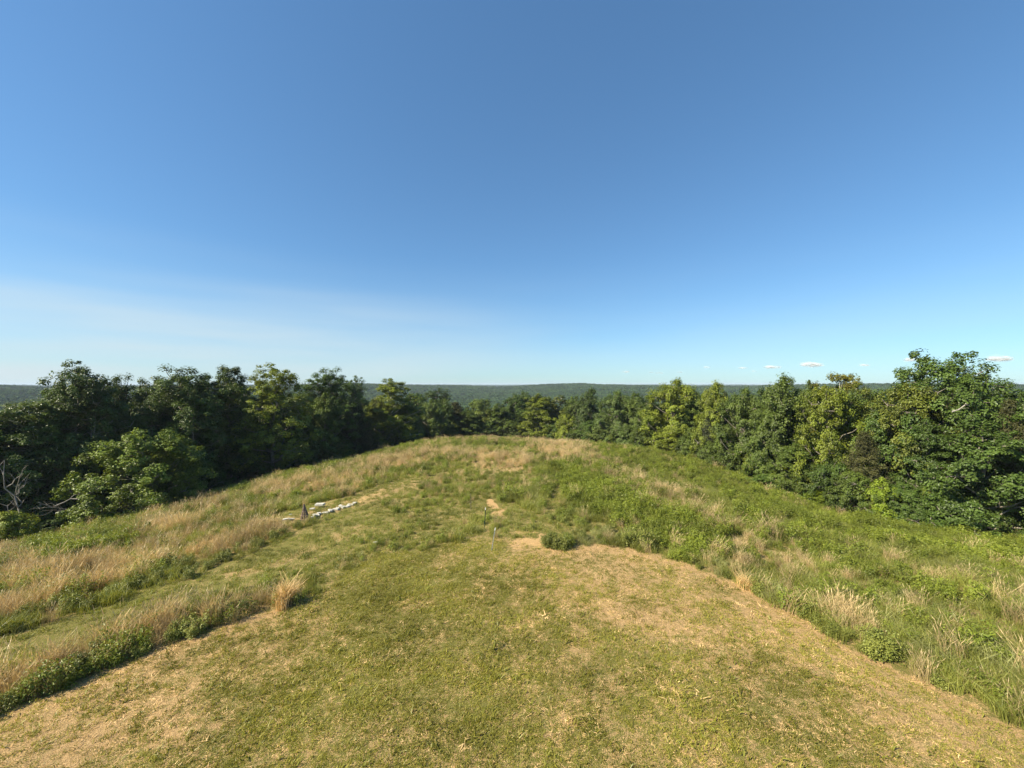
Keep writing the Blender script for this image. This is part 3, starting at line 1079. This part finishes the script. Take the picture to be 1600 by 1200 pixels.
def build_trees():
    for (px, py, hw, ex, pr, tint, label) in TREES:
        x, y = wood_at(px, ex)
        top = CAM_Z - (py - HOR) / FPX * y
        sh = pr.startswith('shrub') or pr == 'young'
        nm = {'ced': 'cedar_tree', 'shr': 'shrub', 'you': 'young_tree'}.get(pr[:3], 'broadleaf_tree')
        grp = {'ced': 'cedars in the woods round the hill', 'shr': 'young trees and shrubs at the wood edge', 'you': 'young trees and shrubs at the wood edge'}.get(pr[:3], 'broadleaf trees round the hill')
        put_tree(nm, pr, x, y, top, hw / FPX * y * 1.08, tint, label, 'shrub' if sh else 'tree', grp)


build_trees()

# undergrowth at the wood's foot: each shrub its own, told apart by where it stands
UNDER = [
    (100, 800, 30, -3, 'shrub1', 'deep', 'dark shrub left of the sunlit young tree, beside the fallen branches'),
    (345, 745, 30, 2, 'shrub0', 'dark', 'very dark shrub in the shade below the ragged open top'),
    (400, 722, 28, 2, 'shrub2', 'dark', 'dark shrub at the foot of the tall yellow green tree, left side'),
    (455, 705, 26, 1, 'shrub0', 'mid', 'leafy green shrub at the foot of the tall yellow green tree'),
    (490, 700, 24, 2, 'shrub1', 'deep', 'green shrub below the domed blue green tree'),
    (528, 694, 26, 0, 'shrub0', 'yellow', 'light green shrub at the brow left of the brownish cedar'),
    (590, 672, 22, 2, 'shrub1', 'mid', 'shrub at the brow between brownish cedar and pale trunk'),
    (630, 666, 20, 0, 'shrub2', 'yellow', 'yellow green sapling beside the pale bare trunk'),
    (662, 660, 22, 2, 'shrub0', 'deep', 'dark shrub where the left wood meets the crest'),
    (698, 655, 20, 1, 'shrub0', 'olive', 'olive shrub behind the left shoulder of the crest'),
    (765, 655, 20, 1, 'shrub1', 'deep', 'dark shrub behind the crest left of the bright conical tree'),
    (800, 655, 20, 1, 'shrub2', 'mid', 'green shrub at the left foot of the bright conical tree'),
    (868, 655, 20, 2, 'shrub0', 'deep', 'dark shrub at the right foot of the bright conical tree'),
    (905, 668, 22, 0, 'shrub0', 'mid', 'green shrub under the tall dark crown right of centre'),
    (945, 662, 24, 0, 'shrub2', 'pale', 'pale shrub at the foot of the grey green tree'),
    (980, 665, 24, 0, 'shrub1', 'grey', 'grey green shrub where the bright weeds begin'),
    (1010, 660, 26, 0, 'shrub2', 'mid', 'green shrub left below the big domed tree'),
    (1045, 668, 28, 0, 'shrub2', 'yellow', 'yellow green shrub directly below the big domed tree'),
    (1078, 676, 24, 0, 'shrub0', 'mid', 'green shrub right below the big domed tree'),
    (1110, 690, 24, 0, 'shrub1', 'mid', 'green shrub at the foot of the narrow grey cedar'),
    (1142, 690, 26, 1, 'shrub2', 'mid', 'leafy shrub left behind the bleached logs'),
    (1185, 700, 22, .5, 'shrub0', 'yellow', 'yellow green shrub right behind the bleached logs'),
    (1228, 728, 30, 0, 'shrub1', 'yellow', 'bright shrub right of the jutting dark shrub'),
    (1262, 722, 32, 0, 'shrub2', 'mid', 'leafy shrub below the rounded yellow green right tree'),
    (1300, 715, 30, 0, 'shrub0', 'deep', 'dark leafy shrub below the white trunk on the right'),
    (1332, 735, 32, -.5, 'shrub2', 'mid', 'round green shrub at the foot of the brown cedar'),
    (1375, 748, 28, -.5, 'shrub1', 'lime', 'lime green bush at the meadow edge right of the brown cedar'),
    (1280, 768, 26, -1, 'shrub1', 'lime', 'lime green bush at the meadow edge left of the round green shrub'),
    (1412, 752, 30, 0, 'shrub2', 'deep', 'dark shrub at the left end of the drooping layered boughs'),
    (1450, 762, 34, .5, 'shrub0', 'deep', 'shrub under the drooping boughs, left of their middle'),
    (1500, 768, 34, 1, 'shrub1', 'deep', 'shrub under the middle of the drooping boughs'),
    (1560, 775, 34, .5, 'shrub2', 'deep', 'shrub under the right end of the drooping boughs'),
    (1630, 775, 40, .5, 'shrub0', 'deep', 'shrub cut by the right edge of the photo'),
]


def build_under():
    for (px, py, hw, ex, pr, tint, label) in UNDER:
        x, y = wood_at(px, ex)
        top = CAM_Z - (py - HOR) / FPX * y
        put_tree('shrub', pr, x, y, top, hw / FPX * y * 1.1, tint, label, 'shrub', 'young trees and shrubs at the wood edge')


build_under()

# the wood behind the front row: nothing in the photo tells these apart
SKYL = np.array([(-400, 640), (0, 632), (60, 622), (80, 598), (140, 590), (200, 596), (260, 592), (350, 586), (390, 600), (480, 602), (540, 604), (580, 612), (640, 626), (680, 622),
                 (740, 634), (780, 636), (870, 632), (940, 628), (1000, 618), (1100, 612), (1200, 608), (1260, 606), (1340, 606), (1390, 612), (1420, 590), (1480, 580),
                 (1560, 600), (1600, 606), (2000, 600)], float)


def build_back():
    g = random.Random(21)
    kinds = ['oak0', 'oak1', 'oak2', 'pop0', 'pop1', 'open0', 'oak0', 'oak1', 'cedar1']
    low = ['dome0', 'dome1', 'cone0', 'pop0', 'pop1', 'dome0', 'cedar1']
    tints = ['dark', 'deep', 'deep', 'mid', 'mid', 'olive', 'dark']
    n = 0
    th = -60.0
    rows = [(3, 3.2), (9, 3.4), (16, 3.6), (25, 3.8), (36, 4.2)]
    for dist, st in rows:
        th = -59.0 + g.random()
        while th < 59:
            D = float(tab(th, 0) + tab(th, 3))
            r = D + dist + g.uniform(-2, 2)
            th += math.degrees(st * g.uniform(.8, 1.25) * 1.45 / r)
            x, y = r * math.sin(R_(th)), r * math.cos(R_(th))
            px = 800 + FPX * x / y
            sk = np.interp(px, SKYL[:, 0], SKYL[:, 1]) + g.uniform(-3, 20) + (6 if dist > 20 else 0)
            top = CAM_Z - (sk - HOR) / FPX * y
            z = float(H(x, y))
            if top - z < 5:
                continue
            k = g.choice(kinds if top - z > 14 else low)
            far = dist > 20
            put_tree('woodland_tree', k, x, y, top, g.uniform(3.2, 4.5) * (.55 if k == 'cedar1' else 1), g.choice(tints),
                     'tree deep in the wood, half hidden behind the front rows', 'tree', 'trees deep in the wood', g=g)
            n += 1
    print('back trees', n)


build_back()

# ---------------------------------------------------------------- the far-off wood


def dome(seed, n, leaf, h=9., r=4.6):
    g = np.random.default_rng(seed)
    lob = [(g.normal() * r * .4, g.normal() * r * .4, h * (.35 + .38 * g.random()), r * (.38 + .2 * g.random())) for _ in range(9)] + [(0, 0, h * .5, r * .6)]
    P, Nn, vv = [], [], []
    for l in lob:
        k = n // 10
        v = g.normal(size=(k, 3))
        v /= np.linalg.norm(v, axis=1)[:, None]
        v[:, 2] = np.abs(v[:, 2]) * np.where(g.random(k) < .8, 1, -1)
        P.append(np.array(l[:3]) + v * l[3] * (.8 + .3 * g.random(k))[:, None])
        Nn.append(v + np.array([0, 0, .5]) + g.normal(size=(k, 3)) * .16)
        vv.append(np.clip(g.random() * .5 + g.random(k) * .5, 0, 1))
    V, F = leaf_quads(np.concatenate(P), np.concatenate(Nn), leaf, g, .8)
    v = np.repeat(np.concatenate(vv), 4)
    # a closed dark core so that no daylight leaks through
    import bmesh
    bm = bmesh.new()
    bmesh.ops.create_icosphere(bm, subdivisions=2, radius=1)
    CV = np.array([q.co[:] for q in bm.verts]) * [r * .72, r * .72, h * .34] + [0, 0, h * .42]
    CF = np.array([[q.index for q in f_.verts] for f_ in bm.faces])
    bm.free()
    CF4 = np.concatenate([CF, CF[:, 2:3]], 1)
    return V, F, v


source('canopy', [dome(400 + i, 1500, .95) for i in range(5)], 'far_leaf')
source('farcanopy', [dome(420 + i, 420, 2.0) for i in range(5)], 'far_leaf')


def build_far():
    g = np.random.default_rng(77)

    def jit(r0, r1, step, seed, th=58):
        n = int(2 * R_(th) * (r1 * r1 - r0 * r0) / 2 / step ** 2)
        return polar_points(r0, r1, -th, th, 1 / step ** 2, seed)
    x, y = jit(96, 620, 6.6, 1)
    th = np.degrees(np.arctan2(x, y))
    D = tab(th, 0) + tab(th, 3)
    r = np.hypot(x, y)
    ok = r > D + 42
    x, y = x[ok], y[ok]
    z = H(x, y)
    s = .85 + .5 * g.random(len(x))
    # keep the nearer part under the line of sight of the front tree tops
    r = np.hypot(x, y)
    px = 800 + FPX * x / y
    sk = np.interp(px, SKYL[:, 0], SKYL[:, 1]) + 4
    lim = (CAM_Z - (sk - HOR) / FPX * y - z) / 8.6
    s = np.minimum(s, np.maximum(lim, .3))
    ok = s > .45
    scatter('valley_wood', 'unbroken wood in the valley beyond the hill', 'forest', 'canopy', x[ok], y[ok], z[ok] - 1.5, s[ok], .05, seed=5)
    x, y = jit(600, 1600, 8.6, 2)
    z = H(x, y)
    s = .9 + .55 * g.random(len(x))
    scatter('far_wood', 'dark green wooded ridge along the horizon', 'forest', 'farcanopy', x, y, z - 1.5, s, .05, seed=6)
    x, y = jit(2900, 4300, 26, 3)
    z = H(x, y)
    s = 2.0 + 1.0 * g.random(len(x))
    scatter('farthest_wood', 'faint blue wooded ridge at the very horizon', 'forest', 'farcanopy', x, y, z - 8, s, .05, zscl=s * .7, seed=7)


build_far()

# ---------------------------------------------------------------- dead wood


def branchy(name, base, h, spread, seed, n=7, r0=.09, lean=(0, 0), sub=4, mat='dead_wood'):
    g = np.random.default_rng(seed)
    mb = MB()
    top = np.array([lean[0], lean[1], h])
    tp = wobble(np.zeros(3) + [0, 0, -.6], top, 8, .03, g)
    mb.tube(tp, np.linspace(r0, r0 * .25, 8), 6)
    mbs = []
    for i in range(n):
        k = 2 + i % 5
        a = tp[k]
        aa = g.random() * 6.28
        L = spread * (.6 + .7 * g.random())
        e = a + np.array([math.cos(aa) * L * .6, math.sin(aa) * L * .6, L * (.7 + .5 * g.random())])
        w = wobble(a, e, 6, .05, g)
        mb.tube(w, np.linspace(r0 * .5, r0 * .12, 6), 4)
        for j in range(sub):
            b0 = w[2 + j % 3]
            aa = g.random() * 6.28
            l2 = L * .45 * (.6 + .6 * g.random())
            mb.tube(wobble(b0, b0 + np.array([math.cos(aa) * .6, math.sin(aa) * .6, .8]) * l2, 4, .05, g), np.linspace(r0 * .22, r0 * .07, 4), 3)
    return mb.mesh(name, M[mat])


def build_dead():
    x, y = wood_at(34, -3.0)
    z = float(H(x, y))
    o = link('dead_tree', branchy('dead_tree', None, 7.4, 2.6, 5, 8, .10, (-1.2, -.3)), loc=(x, y, z))
    tag(o, 'bare grey dead tree at the left edge of the photo, twigs splayed upward', 'dead tree')
    # fallen grey boughs beside the young tree
    for i, (px, py, L, lab) in enumerate([(98, 785, 3.4, 'bleached fallen bough caught in the dark wood left of the sunlit young tree'),
                                          (122, 800, 3.0, 'forked fallen bough lying lowest, left of the sunlit young tree')]):
        x, y = wood_at(px, -5.5)
        z = CAM_Z - (py - HOR) / FPX * y
        me = branchy('fallen_bough', None, L, 1.2, 30 + i, 4, .06, (0, 0), 3)
        o = link('fallen_bough', me, loc=(x, y, max(z, float(H(x, y)) + .3)))
        o.rotation_euler = (R_(8), R_(68 - 130 * i), R_(20))
        tag(o, lab, 'fallen branch', 'fallen boughs at the left wood edge')
    # bare limb in the giant tree
    x, y = wood_at(1500, 0.5)
    z = CAM_Z - (636 - HOR) / FPX * y
    o = link('bare_limb', branchy('bare_limb', None, 1.5, .5, 41, 3, .06, (.1, 0), 2, 'dead_wood'), loc=(x, y, z))
    o.rotation_euler = (R_(10), R_(58), 0)
    tag(o, 'pale bare limb sticking out of the giant tree on the right', 'branch')
    # dead bleached logs at the wood edge
    g = np.random.default_rng(9)
    p0 = at(1172, 738)
    for i, lab in enumerate(['bleached log lying lowest on the pile under the right trees', 'bleached log lying in the middle of the pile under the right trees',
                             'bleached log lying topmost on the pile under the right trees', 'short thin log stub at the left of the bleached pile']):
        L = [3.0, 2.7, 2.3, 1.3][i]
        mb = MB()
        mb.tube(wobble(np.array([-L / 2, 0, 0]), np.array([L / 2, 0, 0]), 6, .015, g), np.linspace(.12, .07, 6), 7)
        o = link('log', mb.mesh('log', M['pale_bark']), loc=(p0.x - .1 + .15 * i - (1.2 if i == 3 else 0), p0.y + .25 * i, p0.z + .45 + .17 * i))
        o.rotation_euler = (0, R_(-22 - 3 * i), R_(12 + 8 * i))
        tag(o, lab, 'log', 'bleached logs under the right trees')


build_dead()

# ---------------------------------------------------------------- things on the hilltop
M['stone'] = plain_mat('pale_stone', (0.30, 0.285, 0.24), (0.52, 0.50, 0.44), 8, .85, .5)
M['wire'] = plain_mat('rusted_metal', (0.10, 0.075, 0.06), (0.20, 0.14, 0.11), 12, .7, .3)
M['post'] = plain_mat('green_paint', (0.015, 0.04, 0.025), (0.03, 0.065, 0.04), 20, .45)
M['white_paint'] = plain_mat('white_paint', (0.74, 0.74, 0.72), (0.82, 0.82, 0.80), 20, .5)
M['zinc'] = plain_mat('zinc', (0.24, 0.25, 0.24), (0.36, 0.37, 0.36), 20, .4, spec=.6)


def rough_block(name, sx_, sy_, sz_, seed, mat):
    import bmesh
    g = random.Random(seed)
    bm = bmesh.new()
    bmesh.ops.create_cube(bm, size=1)
    for v in bm.verts:
        v.co.x *= sx_ * (1 + g.uniform(-.12, .12))
        v.co.y *= sy_ * (1 + g.uniform(-.14, .14))
        v.co.z *= sz_ * (1 + g.uniform(-.12, .12))
    bmesh.ops.bevel(bm, geom=bm.edges[:], offset=min(sx_, sy_, sz_) * .1, segments=1, affect='EDGES')
    me = bpy.data.meshes.new(name)
    bm.to_mesh(me)
    bm.free()
    me.materials.append(mat)
    return me


def build_stones():
    g = random.Random(4)
    blocks = [rough_block('stone_slab', .46, .19, .11, i, M['stone']) for i in range(5)]
    a, b = at(486, 809), at(551, 787)
    d_ = (b - a)
    L = d_.length
    ang = math.atan2(d_.y, d_.x)
    side = Vector((-math.sin(ang), math.cos(ang), 0))
    n = 14
    root_lab = ['pale stone slab at the near left end of the row by the leaning iron cone', 'pale stone slab at the far right end of the slab row']
    for i in range(n):
        q = i / (n - 1)
        p_ = a + d_ * q + side * g.uniform(-.22, .22)
        p_.z = float(H(p_.x, p_.y)) + .05 + (.07 if i % 4 == 1 else 0)
        o = link('stone_slab', blocks[i % 5], loc=p_)
        s = g.uniform(.65, 1.05)
        o.scale = (s, s, s)
        o.rotation_euler = (g.uniform(-.2, .2), g.uniform(-.2, .2), ang + R_(80) + g.uniform(-.55, .55))
        lab = root_lab[0] if i == 0 else root_lab[1] if i == n - 1 else 'pale stone slab within the slanting row of slabs on the left slope'
        tag(o, lab, 'stone slab', 'pale stone slabs in a row on the left slope')
    for (px, py, s, lab) in [(500, 792, 1.3, 'larger pale slab lying alone just above the slab row'), (488, 797, .7, 'thin pale slab left of the larger lone slab'),
                             (447, 814, .8, 'flat pale stone left of the iron cone in the short grass'), (456, 813, .6, 'smaller flat pale stone between the left flat stone and the iron cone'),
                             (454, 805, .35, 'small white stone up the slope left of the iron cone'),
                             (587, 850, .55, 'lone small white rock on the grass right of and below the slabs')]:
        p_ = at(px, py)
        o = link('stone', blocks[int(px) % 5], loc=(p_.x, p_.y, p_.z + .13 * s + .04))
        o.scale = (s, s, s * .9)
        o.rotation_euler = (.1, g.uniform(-.1, .2), g.uniform(-.3, .6))
        tag(o, lab, 'stone')
    # leaning dark cone: a rusty openwork frame beside the slabs
    p_ = at(477, 812)
    mb = MB()
    h = 1.15
    for k in range(9):
        aa = k * 2 * math.pi / 9
        mb.tube([[.34 * math.cos(aa), .26 * math.sin(aa), -.05], [.17 * math.cos(aa) - .05, .13 * math.sin(aa), h * .5], [-.10 + .02 * math.cos(aa), .02 * math.sin(aa), h]],
                [.045, .04, .025], 5)
    for z_, s_ in ((.1, .93), (.36, .72), (.62, .5), (.88, .28)):
        aa = np.linspace(0, 2 * math.pi, 13)
        mb.tube(np.stack([s_ * .34 * np.cos(aa) - .1 * z_, s_ * .26 * np.sin(aa), np.full(13, z_)], -1), .032, 5)
    o = link('iron_cone', mb.mesh('iron_cone', M['wire']), loc=p_)
    o.scale = (.8, .8, .85)
    tag(o, 'dark rusty cone of rods standing at the left end of the slab row', 'iron cone')

    # posts
    def post(px, py, h, mat, tip, lean, label, w=.04, cat='post'):
        p_ = at(px, py)
        e = thing('garden_post', p_, label, cat)
        e.rotation_euler = (R_(lean[0]), R_(lean[1]), .4)
        mb = MB()
        mb.tube([[0, 0, -.2], [0, 0, h]], w * .5, 4)
        mb.add([[-w, -w * .12, -.2], [w, -w * .12, -.2], [w, -w * .12, h], [-w, -w * .12, h], [-w, w * .12, -.2], [w, w * .12, -.2], [w, w * .12, h], [-w, w * .12, h]],
               [[0, 1, 2, 3], [5, 4, 7, 6], [3, 2, 6, 7], [4, 0, 3, 7], [1, 5, 6, 2], [4, 5, 1, 0]])
        link('shaft', mb.mesh('shaft', M[mat], False), e)
        if tip:
            mb = MB()
            mb.tube([[0, 0, h], [0, 0, h + .12]], w * .8, 6)
            link('tip', mb.mesh('tip', M['white_paint'], False), e)
    post(757, 826, 1.05, 'post', True, (0, 3), 'dark green metal post with white tip on the hilltop left of the straw patch', .022)
    post(768, 860, .95, 'zinc', True, (-4, 12), 'thin grey leaning stake with white tip in front of the green post', .018)
    post(736, 796, 1.05, 'wire', False, (0, -1), 'thin dark bare stake on the worn patch behind the green post', .018)


build_stones()

# single bushes and tufts that stand out of the meadow
CL = {k: [o.data for o in SRC[k][0].objects] for k in SRC}


def plant(name, px, py, kind, n, rad, s, label, cat, seed=0, group=None):
    g = random.Random(seed)
    p_ = at(px, py)
    e = thing(name, p_, label, cat, group)
    vs, fs, vv, n0 = [], [], [], 0
    for i in range(n):
        me = CL[kind][i % len(CL[kind])]
        V = np.empty(len(me.vertices) * 3, np.float32)
        me.vertices.foreach_get('co', V)
        V = V.reshape(-1, 3).astype(float)
        F = np.empty(len(me.loops), np.int32)
        me.loops.foreach_get('vertex_index', F)
        F = F.reshape(-1, 4)
        v = np.empty(len(me.vertices), np.float32)
        me.attributes['v'].data.foreach_get('value', v)
        aa, q = g.random() * 6.28, math.sqrt(g.random()) * rad
        rz, k = g.random() * 6.28, s * g.uniform(.75, 1.2) * (1.1 - .35 * q / max(rad, .01))
        c_, s_ = math.cos(rz) * k, math.sin(rz) * k
        V = np.stack([V[:, 0] * c_ - V[:, 1] * s_ + q * math.cos(aa), V[:, 0] * s_ + V[:, 1] * c_ + q * math.sin(aa), V[:, 2] * k], -1)
        V[:, 2] += float(H(p_.x + q * math.cos(aa), p_.y + q * math.sin(aa))) - p_.z
        vs.append(V)
        fs.append(F + n0)
        vv.append(v)
        n0 += len(V)
    mat = CL[kind][0].materials[0]
    link('foliage', mesh_np('foliage', np.concatenate(vs), np.concatenate(fs), mat, attr={'v': np.concatenate(vv)}), e)


PL = [
    ('bush', 864, 853, 'bush', 6, .42, 1.2, 'dark bush at the top corner of the mown grass right of the straw patch', 'bush'),
    ('bush', 1000, 852, 'bush', 10, .8, 1.25, 'low dark bush on the mown edge below the bright weeds', 'bush'),
    ('bush', 1285, 968, 'bush', 8, .6, .95, 'leafy bush on the right mown edge, upper of the big pair', 'bush'),
    ('bush', 1375, 1015, 'bush', 8, .55, .95, 'leafy bush on the right mown edge, lower of the big pair', 'bush'),
    ('grass_tuft', 442, 944, 'straw_tall', 8, .45, 1.0, 'tall bleached tuft of grass where the left strip meets the lawn', 'grass tuft'),
    ('grass_tuft', 1165, 915, 'straw_tall', 4, .3, .8, 'pale broken tuft on the right mown edge', 'grass tuft'),
    ('weed_clump', 150, 862, 'fern', 10, .9, 1.35, 'bright lime green weed clump on the left slope', 'weeds'),
    ('weed_clump', 1195, 830, 'fern', 5, .5, 1.4, 'upright green weed sticking out of the right slope', 'weeds'),
    ('weed_clump', 430, 782, 'fern', 4, .4, 1.3, 'bright leafy weed clump above the short grass by the iron cone', 'weeds'),
    ('bush', 75, 1078, 'weed', 7, .5, .95, 'leafy green bush at the foot of the left tall grass, nearest the left edge', 'bush'),
    ('bush', 190, 1028, 'weed', 6, .4, .95, 'leafy green bush at the foot of the left tall grass, middle one', 'bush'),
    ('bush', 290, 992, 'bush', 6, .4, .95, 'dark leafy bush at the foot of the left tall grass, nearest the pale tuft', 'bush'),
]
source('straw_tall', [blades(80, .25, .45, 1.0, .014, .45, 500 + i) for i in range(3)], 'straw')
CL['straw_tall'] = [o.data for o in SRC['straw_tall'][0].objects]
for i, a in enumerate(PL):
    plant(*a, seed=i)

# ---------------------------------------------------------------- small fair-weather clouds, far off
def cloud_mat():
    m, t = new_mat('cloud')
    p = t.nodes.new('ShaderNodeBsdfDiffuse')
    p.inputs['Color'].default_value = (.62, .64, .67, 1)
    nv = t.nodes.new('ShaderNodeCombineXYZ')
    for i_ in range(3):
        nv.inputs[i_].default_value = (S * .6 + Vector((0, 0, .5)))[i_]
    t.links.new(nv.outputs[0], p.inputs['Normal'])
    tl = t.nodes.new('ShaderNodeBsdfTranslucent')
    tl.inputs['Color'].default_value = (.9, .92, .96, 1)
    m1 = t.nodes.new('ShaderNodeMixShader')
    m1.inputs[0].default_value = .1
    t.links.new(p.outputs[0], m1.inputs[1])
    t.links.new(tl.outputs[0], m1.inputs[2])
    tr = t.nodes.new('ShaderNodeBsdfTransparent')
    lw = t.nodes.new('ShaderNodeLayerWeight')
    lw.inputs[0].default_value = .5
    f = maprange(t, lw.outputs['Facing'], .0, .75, .86, 1.0)
    f = math_n(t, 'MAXIMUM', f, maprange(t, pos_noise(t, .006, 4, .65), .40, .62, .84, 1.0))
    mx = t.nodes.new('ShaderNodeMixShader')
    t.links.new(f, mx.inputs[0])
    t.links.new(m1.outputs[0], mx.inputs[1])
    t.links.new(tr.outputs[0], mx.inputs[2])
    out_surf(t, mx.outputs[0])
    return m


def build_clouds():
    import bmesh
    M['cloud'] = cloud_mat()
    g = random.Random(8)
    D_ = 11000
    L = [(978, 580, 7, 'faint flat cloud, leftmost of the low row on the right'), (1017, 581, 4, 'tiny puff just left of the second bright cloud'),
         (1030, 582, 6, 'small cloud between the tiny puff and the domed yellow green tree'), (1062, 581, 5, 'faint puff over the big domed yellow green tree'),
         (1103, 573, 7, 'small bright cloud above the flat topped yellow green tree'), (1161, 574, 8, 'brightest small white cloud, left of the knobbly topped tree'),
         (1178, 579, 4, 'tiny faint puff right of the brightest cloud'), (1207, 573, 14, 'ragged cloud just above the knobbly topped tree'),
         (1268, 570, 17, 'wide thin cloud above the rusty topped crown'), (1350, 570, 9, 'wispy cloud left of the giant right tree'),
         (1425, 562, 14, 'cloud touching the left shoulder of the giant right tree'), (1560, 561, 20, 'soft wide cloud right of the giant right tree')]
    for (px, py, hw, lab) in L:
        bm = bmesh.new()
        w = hw / FPX * D_
        k = max(7, int(hw * 1.3))
        for i in range(k):
            u = (i + .5) / k * 2 - 1
            rr_ = w * (.30 * (1 - u * u) + .10) * g.uniform(.6, 1.4)
            cz = rr_ * g.uniform(-.15, .25)
            res = bmesh.ops.create_icosphere(bm, subdivisions=3, radius=1)
            for v in res['verts']:
                co = v.co
                f_ = 1 + .25 * math.sin(co.x * 5 + i) * math.cos(co.z * 6 + i * 2) + .12 * math.sin(co.y * 11 + co.z * 13)
                v.co = Vector((u * w * .85 + co.x * rr_ * 1.5 * f_, co.y * rr_ * f_, cz + max(co.z, -.55) * rr_ * .55 * f_))
        me = bpy.data.meshes.new('cloud')
        bm.to_mesh(me)
        bm.free()
        for p_ in me.polygons:
            p_.use_smooth = True
        me.materials.append(M['cloud'])
        o = link('cloud', me, loc=((px - 800) / FPX * D_, D_, CAM_Z - (py - HOR) / FPX * D_))
        tag(o, lab, 'cloud', 'small clouds in a row low over the right woods')


build_clouds()

# ---------------------------------------------------------------- air
def build_haze():
    import bmesh
    zb = -60.0
    zt = 17.5
    bm = bmesh.new()
    bmesh.ops.create_cube(bm, size=1)
    for v in bm.verts:
        v.co = Vector((v.co.x * 14000, v.co.y * 14000, zb if v.co.z < 0 else zt))
    me = bpy.data.meshes.new('haze')
    bm.to_mesh(me)
    bm.free()
    m, t = new_mat('haze')
    pv = t.nodes.new('ShaderNodeVolumePrincipled')
    pv.inputs['Color'].default_value = (.72, .84, 1.0, 1)
    pv.inputs['Density'].default_value = .00013
    o_ = t.nodes.new('ShaderNodeOutputMaterial')
    t.links.new(pv.outputs[0], o_.inputs['Volume'])
    me.materials.append(m)
    o = link('haze', me)
    tag(o, 'thin blue haze over the far ridges', 'haze', kind='stuff')


HAZE = True
if HAZE:
    build_haze()
